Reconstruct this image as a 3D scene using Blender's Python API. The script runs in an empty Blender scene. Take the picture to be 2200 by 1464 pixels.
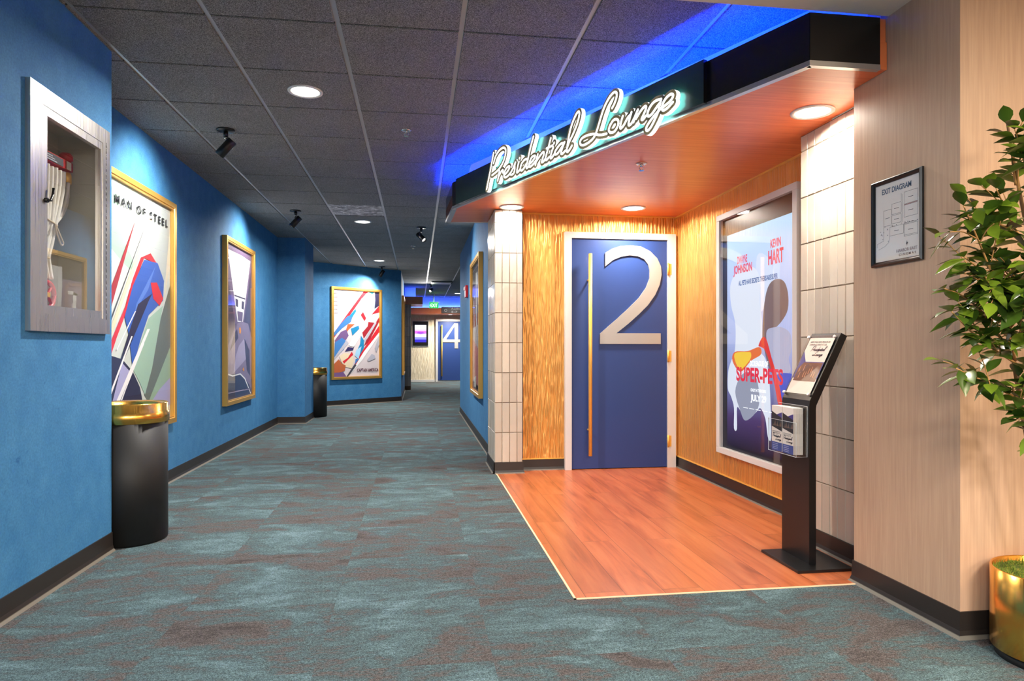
import bpy, bmesh, math, random
from mathutils import Vector, Matrix, noise
R = math.radians
scene = bpy.context.scene
COL = scene.collection
CEIL = 2.70

# ---------------------------------------------------------------- camera
cam_data = bpy.data.cameras.new('camera')
cam_data.sensor_width = 36.0
cam_data.lens = 36.0 * 1436.0 / 2200.0
cam_data.shift_y = (749.0 - 732.0) / 2200.0
cam_data.clip_start = 0.05
cam = bpy.data.objects.new('camera', cam_data)
COL.objects.link(cam)
cam.location = (0, 0, 1.09)
cam.rotation_euler = (R(90), 0, -0.1403)
scene.camera = cam

# ---------------------------------------------------------------- world, exposure
world = bpy.data.worlds.new('world')
scene.world = world
world.use_nodes = True
world.node_tree.nodes['Background'].inputs[0].default_value = (1.0, 0.97, 0.93, 1)
world.node_tree.nodes['Background'].inputs[1].default_value = 2.4
vs = scene.view_settings
vs.view_transform = 'Standard'
vs.look = 'None'
vs.gamma = 1.0
vs.exposure = 0.55
vs.use_curve_mapping = False


def lamp(name, kind, loc, energy, color=(1, 1, 1), size=0.2, size_y=None, aim=None, spot=60, blend=0.6, spread=180, parent=None, shape=None):
    d = bpy.data.lights.new(name, kind)
    d.energy = energy
    d.color = color
    if kind == 'AREA':
        d.shape = shape or ('RECTANGLE' if size_y else 'DISK')
        d.size = size
        if size_y:
            d.size_y = size_y
        d.spread = R(spread)
    if kind == 'SPOT':
        d.spot_size = R(spot)
        d.spot_blend = blend
        d.shadow_soft_size = size
    o = bpy.data.objects.new(name, d)
    COL.objects.link(o)
    if parent:
        o.parent = parent
        o.location = Vector(loc) - Vector(parent.location)
    else:
        o.location = loc
    v = (Vector(aim) - Vector(loc)) if aim else Vector((0, 0, -1))
    o.rotation_euler = v.to_track_quat('-Z', 'Y').to_euler()
    return o


WARM = (1.0, 0.92, 0.80)
NEUT = (1.0, 0.95, 0.88)
# added unseen fill lights behind the viewpoint; warm ones yellow the right wall
for x, y in ((-0.5, -0.9), (1.2, -0.9), (2.9, 0.6), (-0.5, -3.0), (1.2, -3.0), (2.9, -3.0), (2.9, -1.2)):
    lamp('lobby_fill', 'AREA', (x, y, 2.50), 42 if x > 2 else 115, (1.0, 0.84, 0.58) if x > 2 else NEUT, size=0.7)


# ---------------------------------------------------------------- materials
def lin(c):
    c = c / 255.0
    return c / 12.92 if c <= 0.04045 else ((c + 0.055) / 1.055) ** 2.4


def rgb(r, g, b):
    return (lin(r), lin(g), lin(b), 1)


class NT:
    def __init__(s, name):
        s.m = bpy.data.materials.new(name)
        s.m.use_nodes = True
        s.t = s.m.node_tree
        s.b = s.t.nodes['Principled BSDF']
        s.out = s.t.nodes['Material Output']

    def n(s, kind, **kw):
        nd = s.t.nodes.new(kind)
        for k, v in kw.items():
            if k.startswith('i_'):
                key = k[2:]
                nd.inputs[int(key) if key.isdigit() else key.replace('_', ' ')].default_value = v
            else:
                setattr(nd, k, v)
        return nd

    def l(s, a, b):
        s.t.links.new(a, b)

    def pos(s):
        return s.n('ShaderNodeNewGeometry').outputs['Position']

    def mapped(s, scale=(1, 1, 1), src=None, rot=(0, 0, 0)):
        mp = s.n('ShaderNodeMapping')
        mp.inputs['Scale'].default_value = scale
        mp.inputs['Rotation'].default_value = rot
        s.l(src or s.pos(), mp.inputs['Vector'])
        return mp.outputs['Vector']

    def noise(s, vec, scale, detail=3, rough=0.5, dist=0.0):
        nd = s.n('ShaderNodeTexNoise')
        nd.inputs['Scale'].default_value = scale
        nd.inputs['Detail'].default_value = detail
        nd.inputs['Roughness'].default_value = rough
        nd.inputs['Distortion'].default_value = dist
        s.l(vec, nd.inputs['Vector'])
        return nd.outputs['Fac']

    def ramp(s, fac, stops, interp='LINEAR'):
        nd = s.n('ShaderNodeValToRGB')
        nd.color_ramp.interpolation = interp
        els = nd.color_ramp.elements
        while len(els) < len(stops):
            els.new(0.5)
        for e, (p, c) in zip(els, stops):
            e.position = p
            e.color = c
        s.l(fac, nd.inputs['Fac'])
        return nd.outputs['Color']

    def mix(s, fac, a, b, mode='MIX'):
        nd = s.n('ShaderNodeMix', data_type='RGBA', blend_type=mode)
        for sock, v in ((nd.inputs[0], fac), (nd.inputs[6], a), (nd.inputs[7], b)):
            if hasattr(v, 'links'):
                s.l(v, sock)
            else:
                sock.default_value = v
        return nd.outputs[2]

    def bump(s, h, strength=0.3, dist=0.01):
        nd = s.n('ShaderNodeBump')
        nd.inputs['Strength'].default_value = strength
        nd.inputs['Distance'].default_value = dist
        s.l(h, nd.inputs['Height'])
        s.l(nd.outputs[0], s.b.inputs['Normal'])

    def set(s, **kw):
        names = dict(color='Base Color', rough='Roughness', metal='Metallic', spec='Specular IOR Level', coat='Coat Weight', coatr='Coat Roughness', emis='Emission Color', es='Emission Strength', aniso='Anisotropic')
        for k, v in kw.items():
            sock = s.b.inputs[names[k]]
            if hasattr(v, 'links'):
                s.l(v, sock)
            else:
                sock.default_value = v
        return s


_cache = {}


def flat(r, g, b, rough=0.6, metal=0.0, es=0.0, coat=0.0, name=None):
    k = (r, g, b, rough, metal, es, coat)
    if k not in _cache:
        t = NT(name or 'paint_%d_%d_%d' % (r, g, b))
        c = rgb(r, g, b)
        t.set(color=c if not es else (0, 0, 0, 1), rough=rough, metal=metal, coat=coat)
        if es:
            t.set(emis=c, es=es)
        _cache[k] = t.m
    return _cache[k]


def m_blue():
    t = NT('blue_suede_wall')
    n1 = t.noise(t.mapped((1, 1, 1)), 9, 5, 0.6)
    n2 = t.noise(t.mapped((1, 1, 1)), 90, 4, 0.7)
    n3 = t.noise(t.mapped((1, 1, 0.7)), 26, 3, 0.6, 0.6)
    c = t.ramp(n1, [(0.3, rgb(54, 114, 162)), (0.7, rgb(68, 128, 174))])
    c = t.mix(1.0, c, t.ramp(n2, [(0.35, (0.80, 0.80, 0.80, 1)), (0.62, (1.05, 1.05, 1.05, 1))]), 'MULTIPLY')
    c = t.mix(t.ramp(n3, [(0.22, (1, 1, 1, 1)), (0.34, (0, 0, 0, 1))]), c, rgb(36, 92, 142))
    t.set(color=c, rough=0.75, spec=0.25)
    t.bump(n2, 0.08, 0.004)
    return t.m


def m_carpet():
    t = NT('carpet_tiles')
    p = t.pos()
    sc = t.n('ShaderNodeVectorMath', operation='DIVIDE')
    t.l(p, sc.inputs[0])
    sc.inputs[1].default_value = (0.61, 0.61, 100.0)
    ad = t.n('ShaderNodeVectorMath', operation='ADD')
    t.l(sc.outputs[0], ad.inputs[0])
    ad.inputs[1].default_value = (0.57, 0.2, 0.5)
    fl = t.n('ShaderNodeVectorMath', operation='FLOOR')
    t.l(ad.outputs[0], fl.inputs[0])
    wn = t.n('ShaderNodeTexWhiteNoise', noise_dimensions='3D')
    t.l(fl.outputs[0], wn.inputs['Vector'])
    ms = t.n('ShaderNodeVectorMath', operation='SCALE')
    t.l(wn.outputs['Color'], ms.inputs[0])
    ms.inputs['Scale'].default_value = 0.9
    # partial offset so the brushwork still flows between most tiles
    a2 = t.n('ShaderNodeVectorMath', operation='ADD')
    t.l(p, a2.inputs[0])
    t.l(ms.outputs[0], a2.inputs[1])
    v = t.mapped((1.0, 2.1, 1.0), a2.outputs[0], (0, 0, 0.12))
    big = t.noise(v, 1.7, 6, 0.62, 0.9)
    fine = t.noise(t.mapped((1, 1.8, 1), p), 34, 4, 0.7, 0.4)
    grain = t.noise(t.mapped((1, 1, 1), p), 240, 2, 0.8)
    mid = t.noise(t.mapped((1, 2.6, 1), a2.outputs[0], (0, 0, -0.2)), 7, 5, 0.7, 0.8)
    f = t.mix(0.22, big, fine, 'MIX')
    f = t.mix(0.28, f, mid, 'MIX')
    c = t.ramp(f, [(0.33, rgb(60, 57, 57)), (0.45, rgb(90, 84, 83)), (0.495, rgb(76, 90, 93)), (0.55, rgb(84, 104, 108)), (0.63, rgb(104, 126, 132)), (0.72, rgb(146, 166, 174))])
    g = t.ramp(grain, [(0.34, (0.30, 0.30, 0.30, 1)), (0.62, (1.45, 1.45, 1.45, 1))])
    c = t.mix(1.0, c, g, 'MULTIPLY')
    grain2 = t.noise(t.mapped((1, 1, 1), p), 95, 3, 0.75)
    g = t.ramp(grain2, [(0.36, (0.62, 0.62, 0.62, 1)), (0.60, (1.28, 1.28, 1.28, 1))])
    c = t.mix(1.0, c, g, 'MULTIPLY')
    t.set(color=c, rough=0.95, spec=0.1)
    t.bump(grain, 0.6, 0.006)
    return t.m


def m_plank(name, along, cols, rough, w=0.18, ln=1.25, grain=(28, 1.6)):
    """wood with the grain along axis 0 (X) or 1 (Y); w = plank width (0 for a plain veneer)"""
    t = NT(name)
    p = t.pos()
    if along == 1:
        s = (grain[0], grain[1], 1)
    else:
        s = (grain[1], grain[0], 1)
    src = p
    br = None
    if w:
        br = t.n('ShaderNodeTexBrick')
        br.offset = 0.37
        br.inputs['Color1'].default_value = (0, 0, 0, 1)
        br.inputs['Color2'].default_value = (1, 1, 1, 1)
        br.inputs['Mortar'].default_value = (0.5, 0.5, 0.5, 1)
        br.inputs['Scale'].default_value = 1.0
        br.inputs['Mortar Size'].default_value = 0.0011
        br.inputs['Brick Width'].default_value = ln
        br.inputs['Row Height'].default_value = w
        t.l(t.mapped((1, 1, 1), p, (0, 0, R(90))), br.inputs['Vector'])
        a = t.n('ShaderNodeVectorMath', operation='SCALE')
        t.l(br.outputs['Color'], a.inputs[0])
        a.inputs['Scale'].default_value = 9.0
        b = t.n('ShaderNodeVectorMath', operation='ADD')
        t.l(p, b.inputs[0])
        t.l(a.outputs[0], b.inputs[1])
        src = b.outputs[0]
    g1 = t.noise(t.mapped(s, src), 1.0, 6, 0.62, 0.7)
    g2 = t.noise(t.mapped((s[0] * 5, s[1] * 5, 1), src), 1.0, 3, 0.6, 0.2)
    g3 = t.noise(t.mapped((s[0] * 0.22, s[1] * 0.5, 1), src), 1.0, 2, 0.5, 1.2)
    c = t.ramp(g1, [(0.28, cols[0]), (0.48, cols[1]), (0.72, cols[2])])
    c = t.mix(t.ramp(g2, [(0.35, (0.12, 0.12, 0.12, 1)), (0.55, (0, 0, 0, 1))]), c, cols[0])
    c = t.mix(t.ramp(g3, [(0.4, (0.0, 0, 0, 1)), (0.7, (0.35, 0.35, 0.35, 1))]), c, cols[0])
    if w:
        tint = t.ramp(br.outputs['Color'], [(0, (0.9, 0.9, 0.9, 1)), (1, (1.06, 1.05, 1.04, 1))])
        c = t.mix(1.0, c, tint, 'MULTIPLY')
        c = t.mix(br.outputs['Fac'], c, (0.09, 0.025, 0.01, 1))
    t.set(color=c, rough=rough)
    t.bump(g1, 0.08, 0.002)
    return t.m


def m_ripple(name, c1, c2, rough, metal, strength):
    """wall panel embossed with vertical wavy ridges"""
    t = NT(name)
    p = t.pos()
    warp = t.n('ShaderNodeTexNoise')
    warp.inputs['Scale'].default_value = 1.0
    warp.inputs['Detail'].default_value = 2
    t.l(t.mapped((9, 9, 4)), warp.inputs['Vector'])
    a = t.n('ShaderNodeVectorMath', operation='SCALE')
    t.l(warp.outputs['Color'], a.inputs[0])
    a.inputs['Scale'].default_value = 0.012
    b = t.n('ShaderNodeVectorMath', operation='ADD')
    t.l(p, b.inputs[0])
    t.l(a.outputs[0], b.inputs[1])
    h = t.noise(t.mapped((56, 56, 5.5), b.outputs[0]), 1.0, 1.0, 0.4)
    hr = t.ramp(h, [(0.36, (0, 0, 0, 1)), (0.66, (1, 1, 1, 1))], 'EASE')
    c = t.ramp(h, [(0.3, c1), (0.65, c2)])
    t.set(color=c, rough=rough, metal=metal)
    t.bump(hr, strength, 0.012)
    return t.m


def m_tileglaze():
    t = NT('glazed_ceramic_tile')
    v = t.n('ShaderNodeTexWhiteNoise', noise_dimensions='1D')
    oi = t.n('ShaderNodeNewGeometry')
    t.l(oi.outputs['Random Per Island'], v.inputs['W'])
    c = t.ramp(v.outputs['Value'], [(0, rgb(190, 176, 160)), (1, rgb(212, 198, 180))])
    cl = t.noise(t.mapped((1, 1, 1)), 16, 3, 0.5)
    c = t.mix(t.ramp(cl, [(0.3, (0.12, 0.12, 0.12, 1)), (0.7, (0, 0, 0, 1))]), c, rgb(186, 164, 140))
    t.set(color=c, rough=0.2, spec=0.5)
    t.bump(t.noise(t.mapped((1, 1, 0.6)), 26, 2, 0.5), 0.35, 0.006)
    return t.m


def m_ceiltile():
    t = NT('black_mineral_ceiling_tile')
    n1 = t.noise(t.mapped(), 260, 3, 0.8)
    n2 = t.noise(t.mapped(), 3, 2, 0.5)
    c = t.ramp(n1, [(0.36, rgb(40, 39, 38)), (0.52, rgb(138, 137, 134)), (0.66, rgb(204, 203, 198))])
    c = t.mix(t.ramp(n2, [(0.3, (0.15, 0.15, 0.15, 1)), (0.7, (0, 0, 0, 1))]), c, rgb(60, 60, 62))
    t.set(color=c, rough=0.9, spec=0.2)
    t.bump(n1, 0.6, 0.004)
    return t.m


def m_paper(name, c1, c2, sz=(120, 120, 4)):
    t = NT(name)
    n1 = t.noise(t.mapped(sz), 1.0, 3, 0.6)
    n2 = t.noise(t.mapped((1.4, 1.4, 1.0)), 1.0, 2, 0.5)
    c = t.mix(0.25, t.ramp(n1, [(0.3, c1), (0.7, c2)]), t.ramp(n2, [(0.3, c1), (0.7, c2)]))
    t.set(color=c, rough=0.42, spec=0.4)
    t.bump(n1, 0.10, 0.002)
    return t.m


def m_brushed(name, col, rough=0.28, vertical=True, sc=260):
    t = NT(name)
    s = (sc, sc, 2) if vertical else (2, 2, sc)
    n1 = t.noise(t.mapped(s), 1.0, 2, 0.5)
    n2 = t.noise(t.mapped((3, 3, 3)), 1.0, 2, 0.5)
    t.set(color=t.mix(t.ramp(n1, [(0.3, (0.06, 0.06, 0.06, 1)), (0.7, (0, 0, 0, 1))]), col, tuple(x * 0.6 for x in col[:3]) + (1,)),
          metal=1.0, rough=t.ramp(n1, [(0.2, (rough * 0.8,) * 3 + (1,)), (0.8, (rough * 1.3,) * 3 + (1,))]))
    t.bump(n1, 0.05, 0.001)
    return t.m


def m_glass(name='clear_glass', tint=(1, 1, 1, 1), ior=1.5, rough=0.0):
    t = NT(name)
    tr = t.n('ShaderNodeBsdfTransparent')
    tr.inputs[0].default_value = tint
    gl = t.n('ShaderNodeBsdfGlossy')
    gl.inputs['Roughness'].default_value = rough
    lw = t.n('ShaderNodeLayerWeight')
    lw.inputs['Blend'].default_value = 0.5
    pw = t.n('ShaderNodeMath', operation='POWER')
    pw.inputs[1].default_value = 5.0
    t.l(lw.outputs['Facing'], pw.inputs[0])
    f0 = 2 * ((ior - 1) / (ior + 1)) ** 2
    ma = t.n('ShaderNodeMath', operation='MULTIPLY_ADD')
    ma.inputs[1].default_value = 1 - f0
    ma.inputs[2].default_value = f0
    t.l(pw.outputs[0], ma.inputs[0])
    mx = t.n('ShaderNodeMixShader')
    t.l(ma.outputs[0], mx.inputs[0])
    t.l(tr.outputs[0], mx.inputs[1])
    t.l(gl.outputs[0], mx.inputs[2])
    t.l(mx.outputs[0], t.out.inputs['Surface'])
    return t.m


def m_leaf():
    t = NT('ficus_leaf')
    oi = t.n('ShaderNodeNewGeometry')
    c = t.ramp(oi.outputs['Random Per Island'], [(0, rgb(38, 58, 16)), (0.5, rgb(66, 92, 22)), (0.85, rgb(116, 138, 34)), (1, rgb(46, 66, 20))])
    t.set(color=c, rough=0.32, spec=0.5)
    t.b.inputs['Subsurface Weight'].default_value = 0.0
    t.b.inputs['Transmission Weight'].default_value = 0.0
    return t.m


M = dict(
    blue=m_blue(),
    carpet=m_carpet(),
    woodfloor=m_plank('orange_oak_planks', 1, (rgb(140, 70, 38), rgb(184, 99, 57), rgb(198, 118, 74)), 0.32, w=0.182, ln=1.22, grain=(16, 1.3)),
    cherry=m_plank('cherry_veneer', 0, (rgb(206, 92, 42), rgb(232, 120, 64), rgb(240, 142, 88)), 0.3, w=0, grain=(70, 1.6)),
    gold_panel=m_ripple('gold_wave_panel', rgb(218, 154, 76), rgb(230, 170, 92), 0.38, 0.55, 0.6),
    cream_panel=m_ripple('cream_wave_panel', rgb(226, 208, 176), rgb(238, 224, 196), 0.5, 0.0, 0.6),
    tile=m_tileglaze(),
    grout=flat(120, 96, 74, 0.9),
    ctile=m_ceiltile(),
    tbar=flat(186, 186, 188, 0.4, 0.4, name='ceiling_grid_metal'),
    beige=m_paper('pink_beige_wallpaper', rgb(180, 144, 118), rgb(200, 164, 134)),
    drywall=flat(216, 206, 194, 0.8),
    base=flat(38, 32, 29, 0.42),
    basetoe=flat(104, 98, 88, 0.6),
    blackm=flat(14, 14, 15, 0.35, name='black_metal'),
    blackmat=flat(20, 20, 21, 0.75, name='matt_black'),
    fascia=flat(16, 16, 17, 0.25, name='black_fascia'),
    signpanel=flat(34, 54, 54, 0.25, 0.0, name='dark_sign_panel'),
    cove=flat(232, 232, 236, 0.7),
    alum=flat(206, 206, 206, 0.3, 0.9, name='aluminium'),
    steel=m_brushed('brushed_steel', rgb(200, 196, 190), 0.3),
    brass=m_brushed('brushed_brass', rgb(236, 178, 84), 0.22),
    brassx=flat(240, 190, 92, 0.34, 0.35, name='polished_brass'),
    gframe=flat(222, 172, 88, 0.34, 0.75, name='gold_frame'),
    chrome=flat(220, 220, 220, 0.1, 1.0, name='chrome'),
    white=flat(236, 234, 230, 0.5),
    doorblue=flat(38, 64, 124, 0.42, name='door_blue'),
    doorwhite=flat(214, 211, 206, 0.4),
    numsilver=flat(174, 172, 168, 0.4, 0.35, name='silver_numeral'),
    glass=m_glass(),
    glass2=m_glass('acrylic', (0.96, 0.97, 0.97, 1), 1.45),
    leaf=m_leaf(),
    canblack=flat(7, 6, 6, 0.58, 0.0, name='satin_black_steel'),
    glass3=m_glass('non_glare_glass', (1, 1, 1, 1), 1.2),
    bark=flat(120, 84, 50, 0.8),
    twig=flat(176, 128, 72, 0.7),
    lampface=flat(255, 250, 240, 0.5, 0, 6.0, name='lamp_diffuser'),
    ledblue=None,
)
t = NT('blue_led')
t.set(color=(0, 0, 0, 1), emis=(0.0, 0.022, 1.0, 1), es=430.0)
M['ledblue'] = t.m
t = NT('blue_led_dim')
t.set(color=(0, 0, 0, 1), emis=(0.03, 0.10, 1.0, 1), es=70.0)
M['ledfar'] = t.m
t = NT('white_led_acrylic')
t.set(color=(0.8, 0.8, 0.8, 1), emis=(1.0, 0.98, 0.95, 1), es=0.95, rough=0.3)
M['letterlit'] = t.m
t = NT('mint_halo_led')
t.set(color=(0, 0, 0, 1), emis=(0.30, 1.0, 0.88, 1), es=9.0)
M['halo'] = t.m
M['letterface'] = flat(168, 158, 130, 0.5, 0.2, name='champagne_metal')
t = NT('moss')
nn = t.noise(t.mapped(), 60, 4, 0.7)
t.set(color=t.ramp(nn, [(0.3, rgb(40, 52, 14)), (0.55, rgb(104, 122, 32)), (0.7, rgb(170, 140, 60))]), rough=1.0)
M['moss'] = t.m
t = NT('mottled_return_air_tile')
nn = t.noise(t.mapped(), 14, 4, 0.7, 0.6)
t.set(color=t.ramp(nn, [(0.38, rgb(70, 70, 72)), (0.52, rgb(150, 150, 152)), (0.66, rgb(235, 235, 235))]), rough=0.5)
M['vent'] = t.m


# ---------------------------------------------------------------- mesh helpers
class MB:
    def __init__(s):
        s.v, s.f, s.mi, s.mats, s.sm = [], [], [], [], []

    def mid(s, m):
        if m not in s.mats:
            s.mats.append(m)
        return s.mats.index(m)

    def face(s, pts, m, smooth=False):
        k = len(s.v)
        s.v += [Vector(p) for p in pts]
        s.f.append(tuple(range(k, k + len(pts))))
        s.mi.append(s.mid(m))
        s.sm.append(smooth)
        return s

    def mesh(s, verts, faces, m, smooth=False):
        k = len(s.v)
        s.v += [Vector(p) for p in verts]
        i = s.mid(m)
        for f in faces:
            s.f.append(tuple(k + a for a in f))
            s.mi.append(i)
            s.sm.append(smooth)
        return s

    def box(s, a, b, m, bev=0.0):
        x0, y0, z0 = (min(a[i], b[i]) for i in range(3))
        x1, y1, z1 = (max(a[i], b[i]) for i in range(3))
        if bev <= 0:
            v = [(x0, y0, z0), (x1, y0, z0), (x1, y1, z0), (x0, y1, z0), (x0, y0, z1), (x1, y0, z1), (x1, y1, z1), (x0, y1, z1)]
            return s.mesh(v, [(0, 3, 2, 1), (4, 5, 6, 7), (0, 1, 5, 4), (1, 2, 6, 5), (2, 3, 7, 6), (3, 0, 4, 7)], m)
        bm = bmesh.new()
        bmesh.ops.create_cube(bm, size=1)
        for w in bm.verts:
            w.co = Vector(((w.co.x + .5) * (x1 - x0) + x0, (w.co.y + .5) * (y1 - y0) + y0, (w.co.z + .5) * (z1 - z0) + z0))
        bmesh.ops.bevel(bm, geom=bm.edges[:], offset=bev, segments=2, affect='EDGES', profile=0.7)
        bm.verts.index_update()
        s.mesh([w.co.copy() for w in bm.verts], [[w.index for w in f.verts] for f in bm.faces], m)
        bm.free()
        return s

    def prism(s, poly, z0, z1, m, mside=None, P=None):
        """extrude a 2-D polygon; P maps (a,b,c) to the world"""
        P = P or (lambda a, b, c: Vector((a, b, c)))
        area = sum(poly[i][0] * poly[(i + 1) % len(poly)][1] - poly[(i + 1) % len(poly)][0] * poly[i][1] for i in range(len(poly)))
        if area < 0:
            poly = poly[::-1]
        n = len(poly)
        lo = [P(a, b, z0) for a, b in poly]
        hi = [P(a, b, z1) for a, b in poly]
        s.mesh(lo + hi, [tuple(range(n, 2 * n))], m)
        s.mesh(lo + hi, [tuple(range(n - 1, -1, -1))] + [(i, (i + 1) % n, n + (i + 1) % n, n + i) for i in range(n)], mside or m)
        return s

    def lathe(s, prof, m, base=(0, 0, 0), seg=32, axis=None, smooth=True):
        """prof: list of (r, z)"""
        q = Vector(axis).to_track_quat('Z', 'Y') if axis is not None else None
        v, f = [], []
        for r, z in prof:
            for k in range(seg):
                a = 2 * math.pi * k / seg
                p = Vector((r * math.cos(a), r * math.sin(a), z))
                if q:
                    p = q @ p
                v.append(p + Vector(base))
        for i in range(len(prof) - 1):
            for k in range(seg):
                k2 = (k + 1) % seg
                f.append((i * seg + k, i * seg + k2, (i + 1) * seg + k2, (i + 1) * seg + k))
        s.mesh(v, f, m, smooth)
        if prof[0][0] > 1e-5:
            s.mesh(v[:seg], [tuple(range(seg - 1, -1, -1))], m)
        if prof[-1][0] > 1e-5:
            s.mesh(v[-seg:], [tuple(range(seg))], m)
        return s

    def cyl(s, a, b, r, m, seg=16, r2=None):
        a, b = Vector(a), Vector(b)
        return s.lathe([(r, 0), (r2 if r2 is not None else r, (b - a).length)], m, a, seg, b - a)

    def tube(s, pts, r, m, seg=8, rr=None):
        pts = [Vector(p) for p in pts]
        v, f = [], []
        up = Vector((0.13, 0.21, 0.97)).normalized()
        for i, p in enumerate(pts):
            d = (pts[min(i + 1, len(pts) - 1)] - pts[max(i - 1, 0)]).normalized()
            a = d.cross(up)
            if a.length < 1e-3:
                a = d.cross(Vector((1, 0, 0)))
            a.normalize()
            b = d.cross(a)
            q = rr[i] if rr else r
            for k in range(seg):
                t_ = 2 * math.pi * k / seg
                v.append(p + a * q * math.cos(t_) + b * q * math.sin(t_))
        for i in range(len(pts) - 1):
            for k in range(seg):
                k2 = (k + 1) % seg
                f.append((i * seg + k, i * seg + k2, (i + 1) * seg + k2, (i + 1) * seg + k))
        f.append(tuple(range(seg - 1, -1, -1)))
        n = len(v)
        f.append(tuple(range(n - seg, n)))
        s.mesh(v, f, m, True)
        return s

    def build(s, name, parent=None, label=None, at=None):
        org = Vector(at) if at is not None else Vector((0, 0, 0))
        off = org + (root_loc(parent) if parent else Vector((0, 0, 0)))
        if at is not None:
            off = org
        me = bpy.data.meshes.new(name)
        me.from_pydata([p - off for p in s.v], [], s.f)
        for m in s.mats:
            me.materials.append(m)
        me.polygons.foreach_set('material_index', s.mi)
        me.polygons.foreach_set('use_smooth', s.sm)
        me.update()
        bm = bmesh.new()
        bm.from_mesh(me)
        bmesh.ops.remove_doubles(bm, verts=bm.verts, dist=1e-6) if len(s.v) < 60000 else None
        bm.to_mesh(me)
        bm.free()
        o = bpy.data.objects.new(name, me)
        COL.objects.link(o)
        if parent:
            o.parent = parent
        if at is not None:
            o.location = org
        if label:
            o['label'] = label
        return o


def root_loc(o):
    p = Vector((0, 0, 0))
    while o:
        p += Vector(o.location)
        o = o.parent
    return p


def thing(name, label, cat, loc=(0, 0, 0), group=None):
    o = bpy.data.objects.new(name, None)
    o.empty_display_size = 0.1
    COL.objects.link(o)
    o.location = loc
    o['label'] = label
    o['category'] = cat
    if group:
        o['group'] = group
    return o


def tag(o, label, cat, group=None):
    o['label'] = label
    o['category'] = cat
    if group:
        o['group'] = group
    return o


def struct(o):
    o['kind'] = 'structure'
    return o


def copy_tree(o, parent=None):
    c = o.copy()
    COL.objects.link(c)
    if parent:
        c.parent = parent
    for ch in list(o.children):
        copy_tree(ch, c)
    return c


def dup(o, loc, label, group=None):
    c = copy_tree(o)
    c.location = loc
    c['label'] = label
    if group:
        c['group'] = group
    return c


def plane(origin, u, n):
    """map (a right, b up, c outward) on a vertical surface to the world"""
    o, u, n = Vector(origin), Vector(u).normalized(), Vector(n).normalized()
    z = Vector((0, 0, 1))
    return lambda a, b, c=0.0: o + u * a + z * b + n * c


def smooth_line(pts, sub=5):
    if len(pts) < 3:
        return [Vector(p) for p in pts]
    P = [Vector(p) for p in pts]
    out = []
    for i in range(len(P) - 1):
        p0 = P[max(i - 1, 0)]
        p1, p2 = P[i], P[i + 1]
        p3 = P[min(i + 2, len(P) - 1)]
        for k in range(sub):
            t_ = k / sub
            out.append(0.5 * ((2 * p1) + (p2 - p0) * t_ + (2 * p0 - 5 * p1 + 4 * p2 - p3) * t_ * t_ + (3 * p1 - p0 - 3 * p2 + p3) * t_ ** 3))
    out.append(P[-1])
    return out


def stroke(mb, pts, w, c0, c1, mface, mside, P, cap=10):
    """rounded ribbon of width w along 2-D points, from depth c0 to c1"""
    h = w / 2
    for i in range(len(pts) - 1):
        a, b = pts[i], pts[i + 1]
        d = b - a
        if d.length < 1e-6:
            continue
        d.normalize()
        q = Vector((-d.y, d.x)) * h
        quad = [(a + q), (a - q), (b - q), (b + q)]
        mb.prism([(p.x, p.y) for p in quad], c0, c1, mface, mside, P)
    for i, a in enumerate(pts):
        mb.prism([(a.x + h * math.cos(2 * math.pi * k / cap), a.y + h * math.sin(2 * math.pi * k / cap)) for k in range(cap)], c0, c1, mface, mside, P)


def text(mb, s, P, a, b, w, h, m, c=0.0, d=0.0004, shear=0.0, spacing=1.0, bold=0.018):
    """lettering fitted into a box w x h at (a, b) of surface P"""
    cu = bpy.data.curves.new('lettering', 'FONT')
    cu.body = s
    cu.space_character = spacing
    cu.shear = shear
    cu.offset = bold
    ob = bpy.data.objects.new('lettering', cu)
    COL.objects.link(ob)
    dg = bpy.context.evaluated_depsgraph_get()
    me = bpy.data.meshes.new_from_object(ob.evaluated_get(dg))
    bpy.data.objects.remove(ob)
    bpy.data.curves.remove(cu)
    vs_ = [v.co.copy() for v in me.vertices]
    if not vs_:
        return
    x0, x1 = min(v.x for v in vs_), max(v.x for v in vs_)
    y0, y1 = min(v.y for v in vs_), max(v.y for v in vs_)
    fx, fy = w / max(x1 - x0, 1e-6), h / max(y1 - y0, 1e-6)
    pts = [P(a + (v.x - x0) * fx, b + (v.y - y0) * fy, c + d) for v in vs_]
    mb.mesh(pts, [tuple(p.vertices) for p in me.polygons], m)
    bpy.data.meshes.remove(me)


def script_words(mb, words, P, a, b, w, m, c, lw):
    """the handwritten lounge name drawn with the sign's own strokes; words: 'all', 0 or 1"""
    sets = SIGN[:20] if words == 0 else SIGN[20:] if words == 1 else SIGN
    xs = [p[0] for s_ in sets for p in s_]
    zs = [p[1] for s_ in sets for p in s_]
    k = w / (max(xs) - min(xs))
    for i, s_ in enumerate(sets):
        pts = [Vector((a + (p[0] - min(xs)) * k, b + (p[1] - min(zs)) * k * 1.15)) for p in s_]
        pts = smooth_line(pts, 3)
        stroke(mb, pts, lw, c, c + 0.0003 + i * 1e-5, m, m, P, 6)


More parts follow.
